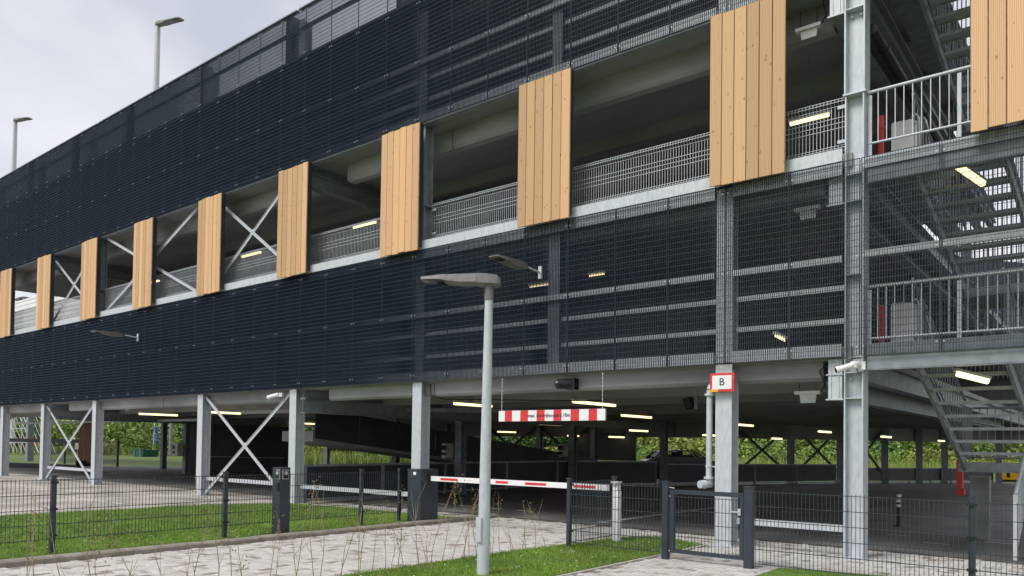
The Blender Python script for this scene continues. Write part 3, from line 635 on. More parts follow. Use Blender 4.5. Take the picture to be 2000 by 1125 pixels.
# emergency exit fittings
def exitlamp(x, y, z, label, s=1.0):
    t = thing('emergency_lamp', (x, y, z), label, 'emergency lamp', 'white emergency sign lamps')
    MB().box(x-.20*s, x+.20*s, y-.05, y+.05, z-.05*s, z).build('housing', M['white'], t)
    MB().extr([(x-.13*s, y-.01, z-.051*s), (x+.14*s, y-.01, z-.051*s), (x+.12*s, y-.01, z-.19*s), (x-.11*s, y-.01, z-.19*s)], (0, 0, 0), (0, .02, 0)).build('sign_plate', M['plastic'], t)
    h = MB()
    for dx in (-.13, .13): h.tube((x+dx*s, y, z), (x+dx*s, y, z+.28), .005, n=4)
    h.path([(x+.2*s, y, z-.02), (x+.27*s, y, z+.1), (x+.22*s, y, z+.3), (x+.26*s, y, z+.42)], .009, n=5); h.build('cable', M['black'], t)
exitlamp(-4.02, .78, 2.54, 'white emergency lamp hanging on the ground floor left of the corner column')
exitlamp(-3.95, .52, 8.36, 'white emergency lamp hanging at the top between timber panel and corner column')
exitlamp(-3.95, .52, 5.45, 'white emergency lamp seen through the grating left of the corner column')
exitlamp(-27.6, .8, 2.82, 'small white emergency lamp far left under the concrete edge beam')

# ================================================================== THINGS ON THE BUILDING
# height limit bar
t = thing('height_limit_sign', (-8.6, .02, 2.07), 'hanging red and white striped bar reading max. doorrijhoogte 2.10m over the entrance', 'height sign')
MB().box(-9.84, -7.35, 0, .04, 2.075, 2.285).build('board', M['white'], t)
for a, b in ((-9.68, -9.5), (-9.29, -9.10), (-8.89, -8.70), (-8.49, -8.31), (-8.10, -7.91), (-7.70, -7.52)): MB().box(a, b, -.003, -.001, 2.076, 2.284).build('red_stripe', M['red'], t)
tx = text('max. doorrijhoogte 2.10m', .098, 'lettering', t, (-8.605, -.006, 2.18), (R(90), 0, 0), M['ink'])
wx = tx.dimensions.x or 1; tx.scale = (.98/wx, 1, 1)
for x in (-9.78, -7.42):
    h = MB()
    for i in range(17): z = 2.29+i*.038; (h.bar((x, .02, z), (x, .02, z+.044), .014, .005, up=(1, 0, 0)) if i % 2 else h.bar((x, .02, z), (x, .02, z+.044), .014, .005, up=(0, 1, 0)))
    h.build('chain', M['galv'], t)
# B sign
t = thing('letter_sign', (-5.13, -.02, 2.52), 'white sign with red border and black letter B on the front column', 'sign')
MB().box(-5.335, -4.92, -.02, 0.0, 2.52, 2.82).build('sign_plate', M['red'], t)
MB().box(-5.295, -4.965, -.024, -.0205, 2.558, 2.782).build('white_field', M['white'], t)
text('B', .17, 'letter', t, (-5.13, -.027, 2.672), (R(90), 0, 0), M['ink'], ext=.002)
MB().extr([(-5.335, -.03, 2.515), (-5.20, -.03, 2.518), (-5.18, -.03, 2.545), (-5.20, -.03, 2.56), (-5.335, -.03, 2.558)], (0, 0, 0), (0, .005, 0)).build('orange_tape', M['orange'], t)
MB().box(-5.2, -5.06, .0, .1, 2.6, 2.75).build('bracket', M['galvd'], t)
# silver drain pipe beside the B column
t = thing('drainpipe', (-5.44, .18, .98), 'silver pipe with flanged valve fixed beside the B sign column', 'pipe')
p_ = MB(); p_.tube((-5.42, .16, 1.12), (-5.42, .16, 2.56), .052, n=14); p_.path([(-5.42, .16, 2.56), (-5.42, .2, 2.63), (-5.42, .34, 2.68)], .05, n=12); p_.build('pipe', M['galv'], t)
for z in (1.09, 2.47): MB().tube((-5.42, .16, z), (-5.42, .16, z+.035), .085, n=14).build('flange', M['galv'], t)
MB().tube((-5.42, .18, 1.09), (-5.42, .18, 1.0), .06, n=12).tube((-5.46, .08, 1.0), (-5.50, -.02, 1.0), .075, .065, n=14).tube((-5.42, .22, 1.0), (-5.46, .06, 1.0), .06, n=12).build('valve', M['galv'], t)
MB().tube((-5.42, .16, 1.28), (-5.42, .16, 1.31), .06, n=12).box(-5.37, -5.24, .155, .175, 1.285, 1.305).build('clamp', M['galv'], t)
# wall lamps
def wall_lamp(x, z, label):
    t = thing('wall_lamp', (x, -.03, z), label, 'wall lamp', 'wall lamps on the grating facade')
    MB().box(x-.035, x+.035, -.045, -.005, z-.12, z+.12).build('bracket', M['galv'], t)
    MB().tube((x, -.04, z), (x, -.5, z+.035), .02, n=8).build('arm', M['galv'], t)
    h = MB(); y0, y1 = -.46, -1.45
    secs = [(y0, .05, -.02, .045), (y0-.08, .075, -.035, .075), (y0-.35, .10, -.05, .085), (y0-.7, .125, .0, .065), (y1+.03, .12, .02, .055), (y1, .10, .025, .045)]
    n = len(secs)
    vs = []
    for y, hw, zb, zt_ in secs: vs += [(x-hw, y, z+zb), (x+hw, y, z+zb), (x+hw*.85, y, z+zt_), (x-hw*.85, y, z+zt_)]
    fs = [(0, 1, 2, 3), tuple(4*(n-1)+i for i in (3, 2, 1, 0))]
    for k in range(n-1):
        for i in range(4): fs.append((4*k+i, 4*k+4+i, 4*k+4+(i+1) % 4, 4*k+(i+1) % 4))
    h.add(vs, fs); h.build('lamp_head', M['lamp_grey'], t)
    MB().box(x-.09, x+.09, y1+.1, y1+.42, z+.0, z+.012).build('lens', M['glass_dark'], t)
wall_lamp(-8.83, 4.94, 'dark wall lamp on short arm, right of the street lamp head')
wall_lamp(-25.15, 4.94, 'dark wall lamp on short arm at the far left of the facade')
# cameras and floodlights
t = thing('security_camera', (-3.15, .0, 2.82), 'white bullet security camera on the corner column', 'camera')
MB().tube((-3.30, -.12, 2.775), (-3.13, -.02, 2.84), .045, n=10).build('camera_body', M['white'], t)
MB().tube((-3.325, -.135, 2.765), (-3.29, -.115, 2.779), .052, n=10).build('hood', M['white'], t)
MB().tube((-3.327, -.137, 2.7645), (-3.33, -.139, 2.7635), .04, n=10).build('lens', M['black'], t)
MB().tube((-3.13, -.02, 2.85), (-3.08, .1, 2.86), .05, n=10).tube((-3.09, .0, 2.86), (-3.09, .0, 2.80), .05, .03, n=10).box(-3.14, -2.98, .1, .125, 2.78, 2.9).build('bracket', M['white'], t)
MB().path([(-3.09, .05, 2.79), (-3.06, .05, 2.72), (-2.98, .09, 2.75)], .007, n=5).build('cable', M['black'], t)
t = thing('security_camera', (-17.5, .1, 2.83), 'small white security camera at the top of the crossed brace', 'camera')
MB().tube((-17.85, .02, 2.78), (-17.5, .12, 2.86), .06, n=8).build('camera_body', M['white'], t); MB().box(-17.5, -17.35, .1, .16, 2.8, 2.9).build('bracket', M['white'], t)
t = thing('floodlight', (-8.3, .2, 2.68), 'round black floodlight on bracket under the concrete edge beam', 'floodlight')
MB().tube((-8.43, .02, 2.775), (-8.25, .2, 2.785), .09, .1, n=14).build('lamp_body', M['black'], t)
MB().tube((-8.46, -.01, 2.774), (-8.43, .02, 2.775), .06, .085, n=14).build('lens', M['glass_dark'], t)
MB().box(-8.3, -8.12, .15, .28, 2.84, 2.875).box(-8.3, -8.12, .15, .28, 2.675, 2.71).box(-8.15, -8.12, .13, .29, 2.675, 2.88).build('bracket', M['black'], t)
t = thing('projector_box', (-7.1, 3, 2.4), 'black tilted signal box hanging behind the drainpipe', 'signal box')
MB().extr([(-7.27, 2.9, 2.62), (-7.12, 2.9, 2.66), (-7.04, 2.9, 2.46), (-7.19, 2.9, 2.40)], (0, 0, 0), (0, .2, 0)).build('box_body', M['black'], t); MB().box(-7.02, -6.96, 2.95, 3.0, 2.4, 2.92).build('bracket', M['galvd'], t)
# cables on the edge beam
t = tag(MB().path([(-12.05, .26, 2.93), (-12.03, .26, 2.72), (-11.98, .28, 2.66), (-11.8, .5, 2.6), (-9, 2.5, 2.6)], .012, n=5).build('cable', M['black']), 'thin black cable dropping behind the tall front column', 'cable')
t = tag(MB().path([(-3.36, .27, 2.86), (-3.62, .27, 2.87), (-3.68, .27, 2.80), (-3.62, .27, 2.66), (-3.66, .5, 2.55)], .010, n=5).build('cable', M['black']), 'thin black cable looping left of the corner column', 'cable')
# chargers
def charger(x, y, z, label, w_=.5, h_=.55, d=.25, ang=0):
    t = thing('charging_box', (x, y, z), label, 'charging box', 'pale charging boxes on columns')
    MB().extr([(x-w_/2, y, z+.05), (x-w_/2+.05, y, z), (x+w_/2-.05, y, z), (x+w_/2, y, z+.05), (x+w_/2, y, z+h_-.05), (x+w_/2-.05, y, z+h_), (x-w_/2+.05, y, z+h_), (x-w_/2, y, z+h_-.05)], (0, 0, 0), (0, d, 0)).build('box_body', M['plastic'], t)
    MB().box(x-.12, x+.14, y-.006, y-.001, z+h_*.55, z+h_*.85).build('screen', M['black'], t); MB().box(x-.12, x+.14, y-.006, y-.001, z+h_*.2, z+h_*.4).build('socket', M['black'], t)
charger(-36.15, 7.0, .85, 'pale charging box with two dark windows on the left inner column', .75, .62)
charger(-17.4, 6.3, 1.14, 'pale charging box on the column above the barrier arm', .14, .5, .4)
charger(-17.75, 13.4, 1.15, 'pale charging box on the column right of the height sign', .2, .55, .4)

# ================================================================== STREET LAMPS
def head(t, c, d, L, sag=.0):
    """flat luminaire, from pole top c pointing along d"""
    d = Vector(d).normalized(); s = d.cross(Vector((0, 0, 1))).normalized(); c = Vector(c); u = Vector((0, 0, .86))
    secs = [(-.14, .05, -.06, .03), (-.11, .075, -.09, .07), (.0, .10, -.085, .085), (.13, .11, -.085, .088), (.15, .115, -.07, .082), (.35, .12, -.08, .070), (.5, .13, -.06, .06), (.60, .14, -.03, .052), (L-.15, .14, -.03, .035), (L, .12, -.035, .02)]
    vs = []
    for a, hw, zb, zt_ in secs:
        p = c+d*a; vs += [p-s*hw+u*(zb*.6), p-s*hw*.5+u*zb, p+s*hw*.5+u*zb, p+s*hw+u*(zb*.6), p+s*hw*.8+u*zt_, p-s*hw*.8+u*zt_]
    n = len(secs); fs = [tuple(range(6))[::-1], tuple(6*(n-1)+i for i in range(6))]
    for k in range(n-1):
        for i in range(6): fs.append((6*k+i, 6*k+(i+1) % 6, 6*k+6+(i+1) % 6, 6*k+6+i))
    MB().add(vs, fs).build('lamp_head', M['lamp_grey'], t)
    q = c+d*(L-.38)+u*(-.036); MB().bar(q, q+d*.3, .2, .012).build('lens', M['glass_dark'], t)
t = thing('street_lamp', (-6.15, -4.7, 0), 'galvanised street lamp in the foreground with a flat grey head', 'street lamp')
pl = MB(); pl.tube((-6.15, -4.7, -.05), (-6.12, -4.7, 3.44), .078, .049, n=24); pl.build('pole', M['galv'], t)
MB().tube((-6.12, -4.7, 3.38), (-6.12, -4.7, 3.62), .058, .054, n=20).build('collar', M['lamp_grey'], t)
MB().box(-6.15-.04, -6.15+.04, -4.80, -4.775, .42, .72).build('door', M['galv'], t)
head(t, (-6.12, -4.7, 3.62), (-.86, -.5, .035), .84)
for x, lb in ((-26.46, 'right one of two tall lamp posts on the roof'), (-39.73, 'left one of two tall lamp posts on the roof')):
    t = thing('roof_lamp', (x, 1.0, 11.72), lb, 'lamp post', 'lamp posts on the roof deck')
    MB().tube((x, 1, 11.72), (x+.02, 1, 16.1), .11, .085, n=12).build('pole', M['alu'], t)
    head(t, (x+.05, 1, 16.15), (1, .1, -.14), 1.35)

# ================================================================== BARRIER, PILLAR, FENCES
t = thing('barrier_gate', (-11.2, -.75, 0), 'boom barrier with dark box and white and red arm across the entrance', 'barrier')
MB().extr([(-11.36, -1.02, 0), (-11.08, -1.02, 0), (-11.03, -.97, 0), (-11.03, -.48, 0), (-11.36, -.48, 0)], (0, 0, .0), (0, 0, 1.07)).build('cabinet', M['anth'], t)
MB().extr([(-11.37, -1.03, 0), (-11.08, -1.03, 0), (-11.02, -.97, 0), (-11.02, -.47, 0), (-11.37, -.47, 0)], (0, 0, 1.071), (0, 0, 1.095)).build('cabinet_lid', M['anth'], t)
MB().box(-11.20, -11.12, -1.026, -1.0215, .98, 1.04).build('sticker', M['white'], t)
MB().box(-11.025, -10.95, -.80, -.66, .85, .97).build('arm_hub', M['black'], t)
arm = MB().box(-10.96, -6.80, -.775, -.725, .862, .958).build('arm', M['white'], t)
for a, b in ((-10.68, -10.22), (-9.25, -8.95), (-8.55, -8.08), (-7.5, -7.05)): MB().box(a, b, -.779, -.776, .888, .932).build('red_reflector', M['red'], arm)
MB().tube((-10.03, -.776, .91), (-10.03, -.779, .91), .017, n=12).build('logo_dot', M['red'], arm)
MB().box(-9.98, -9.83, -.778, -.776, .905, .915).build('logo_text', M['plastic'], arm)
t = thing('barrier_post', (-6.70, -.64, 0), 'white post that catches the tip of the barrier arm', 'post')
MB().box(-6.76, -6.64, -.70, -.59, 0, .86).build('post', M['white'], t)
for xx in (-6.70,): MB().box(xx-.004, xx+.004, -.706, -.701, .03, .84).build('groove', M['plastic'], t)
MB().box(-6.745, -6.655, -.71, -.60, .87, .99).build('catch_head', M['white'], t); MB().box(-6.77, -6.63, -.73, -.59, .992, 1.02).box(-6.735, -6.665, -.735, -.712, .95, .985).build('catch_plate', M['alu'], t)
t = thing('intercom_pillar', (-11.27, -4.05, 0), 'dark square pillar with round intercom and card reader at the kerb', 'intercom pillar')
MB().box(-11.42, -11.20, -4.13, -3.93, 0, 1.17).build('pillar_body', M['anth'], t)
MB().box(-11.30, -11.205, -4.145, -4.131, .97, 1.13).box(-11.199, -11.185, -4.09, -3.97, .97, 1.13).build('intercom_plate', M['alu'], t)
MB().box(-11.184, -11.179, -4.08, -3.98, .98, 1.12).box(-11.295, -11.21, -4.150, -4.1455, .98, 1.12).build('screen', M['black'], t)
MB().tube((-11.253, -4.152, 1.075), (-11.253, -4.156, 1.075), .03, n=14).tube((-11.178, -4.03, 1.075), (-11.172, -4.03, 1.075), .033, n=14).build('camera_lens', M['alu'], t)
MB().box(-11.29, -11.215, -4.155, -4.131, .78, .91).build('card_reader', M['black'], t)

def fpost(b, x, y, h=1.08, w_=.06):
    b.box(x-w_/2, x+w_/2, y-w_/2, y+w_/2, 0, h); b.box(x-w_/2-.008, x+w_/2+.008, y-w_/2-.008, y+w_/2+.008, h, h+.02)
def clamps(x, y, ax, t):
    for z in (1.0, .63, .27):
        b = MB()
        if ax == 'y': b.box(x+.031, x+.05, y-.05, y+.05, z-.015, z+.015)
        else: b.box(x-.05, x+.05, y-.05, y-.031, z-.015, z+.015)
        b.build('clamp', M['black'], t)
def mat_panel(a, b_, z0, z1, t, skip=None):
    a = Vector(a); b_ = Vector(b_); d = b_-a; L = d.length; d.normalize(); s = Vector((d.y, -d.x, 0)); m = MB(); n = round(L/.05)
    for i in range(n+1):
        p = a+d*(L*i/n); m.bar((p.x, p.y, z0), (p.x, p.y, z1+.02), .006, .006)
    z = z0+.02
    nz_ = round((z1-z0)/.2)
    for j in range(nz_+1):
        zz = z0+.02+(z1-z0-.02)*j/nz_
        for sg in (-1, 1): m.bar(Vector((a.x, a.y, zz))+s*sg*.0075, Vector((b_.x, b_.y, zz))+s*sg*.0075, .007, .008)
    return m.build('mesh_panel', M['anth'], t)
# fence beside the lawn
ys = [-10.1, -7.5, -4.9, -2.02, -1.02]
t = thing('wire_fence', (-11.6, -4, 0), 'anthracite wire mesh fence on the left lawn beside the kerb', 'fence')
for y in ys:
    b = MB(); fpost(b, -11.6, y); b.build('fence_post', M['anth'], t); clamps(-11.6, y, 'y', t)
for a, b in zip(ys, ys[1:]): mat_panel((-11.57, a+.03, 0), (-11.57, b-.03, 0), .2, 1.03, t)
t = thing('wire_fence', (-6.0, -1.8, 0), 'anthracite wire mesh fence corner left of the gate around the white barrier post', 'fence')
for x, y in ((-6.84, -1.85), (-6.86, -.46)):
    b = MB(); fpost(b, x, y); b.build('fence_post', M['anth'], t); clamps(x, y, 'y', t)
mat_panel((-6.81, -1.82, 0), (-6.81, -.49, 0), .08, 1.03, t); mat_panel((-6.8, -1.86, 0), (-5.25, -1.86, 0), .08, 1.03, t)
t = thing('wire_fence', (-2.6, -1.8, 0), 'anthracite wire mesh fence running right from the gate', 'fence')
for x in (-1.37, 1.2):
    b = MB(); fpost(b, x, -1.8); b.build('fence_post', M['anth'], t); clamps(x, -1.8, 'x', t)
mat_panel((-3.9, -1.85, 0), (-1.40, -1.85, 0), .06, 1.03, t); mat_panel((-1.34, -1.85, 0), (1.17, -1.85, 0), .06, 1.03, t)
t = thing('gate', (-4.6, -1.8, 0), 'closed anthracite wire mesh pedestrian gate in front of the B sign column', 'gate')
b = MB(); fpost(b, -5.19, -1.8, 1.1, .09); b.build('gate_post', M['anth'], t)
b = MB(); fpost(b, -3.96, -1.8, 1.08, .11); b.build('gate_post', M['anth'], t)
f = MB(); f.box(-5.11, -5.05, -1.83, -1.77, .1, 1.0); f.box(-4.08, -4.03, -1.83, -1.77, .1, 1.0); f.box(-5.049, -4.081, -1.825, -1.775, .94, 1.0); f.box(-5.049, -4.081, -1.825, -1.775, .1, .15)
f.build('gate_frame', M['anth'], t); mat_panel((-5.04, -1.8, 0), (-4.09, -1.8, 0), .13, .90, t)
MB().box(-4.19, -4.08, -1.86, -1.84, .735, .755).box(-4.1, -4.06, -1.85, -1.83, .70, .79).build('handle', M['alu'], t)
MB().tube((-5.16, -1.8, 1.03), (-5.06, -1.8, 1.02), .008, n=6).tube((-5.14, -1.8, .12), (-5.10, -1.8, .12), .012, n=6).tube((-5.14, -1.8, .9), (-5.10, -1.8, .9), .012, n=6).build('hinge', M['alu'], t)
# bollard
t = thing('bollard', (-3.79, 6.03, 0), 'black flexible bollard with three white bands on the garage floor', 'bollard')
MB().tube((-3.79, 6.03, .04), (-3.79, 6.03, .68), .045, .038, n=12).build('post', M['black'], t); MB().tube((-3.79, 6.03, 0), (-3.79, 6.03, .04), .11, .07, n=8).build('foot', M['black'], t)
for z in (.41, .51, .62): MB().tube((-3.79, 6.03, z), (-3.79, 6.03, z+.055), .047, .046, n=12).build('white_band', M['white'], t)
# red standpipe on the ground floor
t = tag(MB().box(-3.02, -2.90, 8.0, 8.12, .78, 1.42).box(-3.02, -2.86, 7.96, 8.1, .62, .76).build('fire_pipe', M['red']), 'red fire pipe box hanging left of the stair pillar', 'fire pipe')

# ================================================================== CARS
def car(x, y, z, ang, label):
    t = thing('car', (x, y, z), label, 'car', 'dark parked cars'); rot = Matrix.Rotation(ang, 4, 'Z'); o = Vector((x, y, z))
    def tr(p): return o+rot @ Vector(p)
    prof = [(-2.1, .35), (-2.15, .7), (-2.0, .95), (-1.75, 1.0), (-1.2, 1.38), (-.5, 1.47), (.3, 1.45), (1.0, 1.05), (1.9, .9), (2.1, .7), (2.1, .35)]
    lows = MB(); lo = [(p, q) for p, q in prof if q <= 1.01 or p in (1.0,)]
    body = [(-2.1, .3), (-2.15, .65), (-2.05, .92), (-1.8, 1.0), (1.0, 1.0), (1.85, .88), (2.1, .7), (2.1, .3)]
    n = len(body); lows.add([tr((a, -.88, b)) for a, b in body]+[tr((a, .88, b)) for a, b in body], [tuple(range(n)), tuple(range(n, 2*n))[::-1]]+[(i, n+i, n+(i+1) % n, (i+1) % n) for i in range(n)])
    lows.build('body', M['car'], t)
    rf = MB(); top = [(-1.35, 1.40), (-.6, 1.47), (.25, 1.45), (.45, 1.40)]; bot = [(-1.9, 1.0), (-1.4, 1.0), (.9, 1.0), (1.15, 1.0)]
    rf.add([tr((a, -.62, b)) for a, b in top]+[tr((a, .62, b)) for a, b in top]+[tr((a, -.62, b-.07)) for a, b in top]+[tr((a, .62, b-.07)) for a, b in top], [(0, 1, 5, 4), (1, 2, 6, 5), (2, 3, 7, 6), (8, 12, 13, 9), (9, 13, 14, 10), (10, 14, 15, 11), (0, 8, 9, 1), (1, 9, 10, 2), (2, 10, 11, 3), (4, 5, 13, 12), (5, 6, 14, 13), (6, 7, 15, 14)])
    for sy in (-1, 1):
        for (xa, xb) in ((-1.35, -1.75), (-.35, -.35), (.45, 1.1)): rf.bar(tr((xa, sy*.63, 1.38)), tr((xb, sy*.80, .98)), .3, .07)
        rf.bar(tr((-1.75, sy*.82, 1.05)), tr((1.1, sy*.82, 1.05)), .05, .16)
    rf.build('roof', M['car'], t)
    MB().add([tr(p) for p in ((-1.2, -.6, .9), (.7, -.6, .9), (.7, .6, .9), (-1.2, .6, .9), (-1.0, -.5, 1.22), (.3, -.5, 1.22), (.3, .5, 1.22), (-1.0, .5, 1.22))], [(3, 2, 1, 0), (4, 5, 6, 7), (0, 1, 5, 4), (1, 2, 6, 5), (2, 3, 7, 6), (3, 0, 4, 7)]).build('seats', M['black'], t)
    for a in (-1.35, 1.3):
        for sy in (-1, 1): MB().tube(tr((a, sy*.70, .32)), tr((a, sy*.90, .32)), .32, n=16).build('wheel', M['black'], t)
    return t
car(-17.3, 23.5, .02, R(38), 'dark car parked beyond the dark balustrade left of the drainpipe')

# ================================================================== LEFT: ELEVATED WHITE RAMP WITH CARS
t = thing('elevated_ramp', (-57, 8, 0), 'white corrugated parking ramp seen through the upper left openings', 'ramp')
w_ = MB(); z = 8.0; i = 0
while z < 10.62: w_.box(-72, -46.5, 7.0-(.02 if i % 2 else 0), 7.12, z, z+.13); z += .131; i += 1
w_.build('white_cladding', M['whiteclad'], t)
MB().box(-72, -46.5, 7.13, 12.5, 9.35, 9.75).build('deck', M['concd'], t)
for x in (-71, -60.5): MB().box(x-.2, x+.2, 9, 9.4, 0, 9.34).build('column', M['galvd'], t)
car(-60.3, 9.0, 10.05, R(4), 'left dark car on the white ramp seen through the top left opening'); car(-53.9, 9.0, 10.05, R(4), 'right dark car on the white ramp seen through the top left opening')

# ================================================================== BACKGROUND BEYOND THE GARAGE
struct(MB().add([(-220, 30, -.1), (-100, 46, -.1), (-60, 50, -.1), (-14, 58, -.1), (40, 74, -.1), (-250, 120, 7), (-120, 130, 7), (-60, 130, 7), (10, 140, 7), (120, 150, 7)], [(0, 1, 6, 5), (1, 2, 7, 6), (2, 3, 8, 7), (3, 4, 9, 8)]).build('embankment', M['soil']))
def bush_mesh(name, m, n, seed, size=.34, sq=.8):
    rs = np.random.RandomState(seed); cl = []
    for i in range(16):
        a = rs.rand()*6.28; r = rs.rand()**.5*.75; cl.append((r*math.cos(a), r*math.sin(a), .25+rs.rand()*.6*(1-r*.5), .22+rs.rand()*.22))
    cl = np.array(cl); k = rs.randint(0, len(cl), n); v = rs.normal(size=(n, 3)); v /= np.linalg.norm(v, axis=1)[:, None]; rad = (.6+.4*rs.rand(n))
    c = cl[k, :3]+v*cl[k, 3:4]*rad[:, None]*np.array([1, 1, sq]); c[:, 2] = np.maximum(c[:, 2], .02)
    u = rs.normal(size=(n, 3)); u /= np.linalg.norm(u, axis=1)[:, None]; w2 = np.cross(u, rs.normal(size=(n, 3))); w2 /= np.linalg.norm(w2, axis=1)[:, None]
    s = (size*.12*(.6+.8*rs.rand(n)))[:, None]
    V = np.stack([c-u*s, c+w2*s*.6, c+u*s, c-w2*s*.6], 1).reshape(-1, 3); F = np.arange(4*n).reshape(-1, 4)
    me = bpy.data.meshes.new(name); me.from_pydata(V.tolist(), [], F.tolist()); me.materials.append(m); return me
bms = [bush_mesh('crown', M['leafA'], 2600, 1), bush_mesh('crown', M['leafB'], 2600, 2), bush_mesh('crown', M['leafC'], 2200, 3), bush_mesh('crown', M['leafA'], 2600, 4, sq=1.0)]
def stems(h, seed):
    rs = random.Random(seed); b = MB()
    for i in range(5):
        a = rs.random()*6.28; b.tube((.08*math.cos(a), .08*math.sin(a), -.05), (.45*math.cos(a), .45*math.sin(a), .55+.3*rs.random()), .02, .008, n=5)
    return b.mesh('trunk', M['trunk'])
stm = [stems(1, s) for s in range(3)]
kinds = ['light green rounded bush', 'dark green dense bush', 'yellow green loose shrub', 'tall light green shrub']
spots = []
def pt(px, dist): # ground point at picture column px and distance along the view axis
    d = fwd+r2*((px-1000)/1500); d = Vector((d.x, d.y, 0)); d /= d.dot(Vector((fwd.x, fwd.y, 0)).normalized()); return CAM.x+d.x*dist, CAM.y+d.y*dist
rs_ = random.Random(5)
names_place = lambda px: ('in the left opening' if px < 345 else 'behind the ramp' if px < 830 else 'above the sloping ramp' if px < 1200 else 'left of the drainpipe' if px < 1420 else 'behind the rear braces' if px < 1640 else 'right of the corner column' if px < 1860 else 'below the stair')
i = 0
for row, (d0, hs, step) in enumerate(((62, 2.2, 105), (72, 4.2, 66), (92, 7.0, 84))):
    px = -20+row*23
    while px < 2040:
        far = d0+(26 if px < 420 else 0)+rs_.uniform(-3, 4)
        x, y = pt(px, far); s = hs*rs_.uniform(.65, 1.3)
        if 560 < px < 1180 and row == 0: s *= .8
        k = rs_.choice([0, 0, 1, 2, 3] if row else [0, 2, 2, 3])
        t = thing('bush', (x, y, -.1+(0 if row == 0 else 0)), '%s, %s %s' % (kinds[k], ('small', 'taller', 'tallest')[row], names_place(px)), 'bush', 'bushes on the bank behind the garage')
        o = inst('crown', bms[k], t, (x, y, -.1)); o.scale = (s*1.15, s*1.15, s); o.rotation_euler = (0, 0, rs_.random()*6.28)
        o = inst('trunk', stm[i % 3], t, (x, y, -.1)); o.scale = (s, s, s)
        px += step*rs_.uniform(.8, 1.2); i += 1
# wild grass in front of the bushes
rs = np.random.RandomState(11); n = 26000
px = rs.uniform(-60, 2050, n); ds = rs.uniform(50, 72, n)+np.where(px < 420, rs.uniform(32, 44, n), 0)
f2 = np.array([fwd.x, fwd.y]); r22 = np.array([r2.x, r2.y]); dd = f2[None]+r22[None]*((px-1000)/1500)[:, None]; fn = f2/np.linalg.norm(f2); dd /= (dd@fn)[:, None]
gx = dd[:, 0]*ds; gy = -11.845+dd[:, 1]*ds; h = rs.uniform(.4, 1.15, n); a = rs.rand(n)*6.28; wv_ = .045
V = np.stack([np.stack([gx-np.cos(a)*wv_, gy-np.sin(a)*wv_, np.full(n, -.12)], 1), np.stack([gx+np.cos(a)*wv_, gy+np.sin(a)*wv_, np.full(n, -.12)], 1), np.stack([gx+rs.normal(0, .15, n), gy+rs.normal(0, .15, n), h], 1)], 1).reshape(-1, 3)
me = bpy.data.meshes.new('wild_grass'); me.from_pydata(V.tolist(), [], np.arange(3*n).reshape(-1, 3).tolist()); me.materials.append(M['wgrass'])
o = bpy.data.objects.new('wild_grass', me); col.objects.link(o); stuff(o); tag(o, 'tall wild grass growing on the bank behind the garage', 'grass')

# things seen through the left opening
t = thing('container', (-79.5, 26, 0), 'green steel waste container standing in wild grass', 'container')
MB().extr([(-81.0, 26, -.1), (-78.9, 26, -.1), (-78.7, 26, .62), (-81.3, 26, .62)], (0, 0, 0), (0, 1.6, 0)).build('container_body', M['green'], t)
MB().box(-81.4, -78.6, 25.95, 26.1, .62, .72).build('rim', M['green'], t)
for x in (-80.5, -79.2): MB().box(x-.05, x+.05, 25.9, 25.99, -.1, .6).build('rib', M['galvd'], t)
t = thing('flag', (-84.5, 30, 0), 'blue flag with yellow spots hanging from a thin pole', 'flag')
MB().tube((-84.9, 30, 0), (-84.5, 30, 3.9), .04, n=6).build('pole', M['white'], t)
c = MB(); vs = []; nx, nz2 = 6, 8
for i in range(nx):
    for j in range(nz2): vs.append((-84.7+i*.15+.05*j*.3, 30+.12*math.sin(i*1.7+j*.4), 1.0+j*.3+(.1*i if j == 0 else 0)))
c.add(vs, [(i*nz2+j, (i+1)*nz2+j, (i+1)*nz2+j+1, i*nz2+j+1) for i in range(nx-1) for j in range(nz2-1)]); c.build('cloth', M['blue'], t)
c = MB()
for i in range(6): a_ = i*1.05; c.box(-84.1+.3*math.cos(a_)-.04, -84.1+.3*math.cos(a_)+.04, 29.82, 29.84, 2.0+.4*math.sin(a_)-.04, 2.0+.4*math.sin(a_)+.04)
c.build('yellow_spots', M['yellstar'], t)
t = tag(MB().tube((-82.9, 31, 0), (-82.8, 31, 6), .18, .14, n=10).build('grey_mast', M['galvd']), 'thick grey mast beside the blue flag', 'mast')
t = thing('scaffold', (-88, 18, 0), 'leaning grey scaffold stair with many struts at the far left', 'scaffold')
s_ = MB()
for i in range(7): s_.tube((-95+i*1.1, 18, 4.6), (-90+i*1.1, 18, .2), .03, n=4); s_.tube((-95+i*1.1, 19.5, 4.6), (-90+i*1.1, 19.5, .2), .03, n=4)
s_.build('strut', M['galvd'], t)
s_ = MB()
for i in range(5): s_.tube((-96+i*2, 18, 0), (-96+i*2, 18, 4.5), .05, n=4)
for z in (1.2, 2.6, 3.9): s_.bar((-96, 18, z), (-86, 18, z), .06, .06)
s_.build('frame', M['alu'], t); MB().box(-94.5, -91.7, 18.3, 18.5, 1.0, 3.6).build('screen_panel', M['plastic'], t)
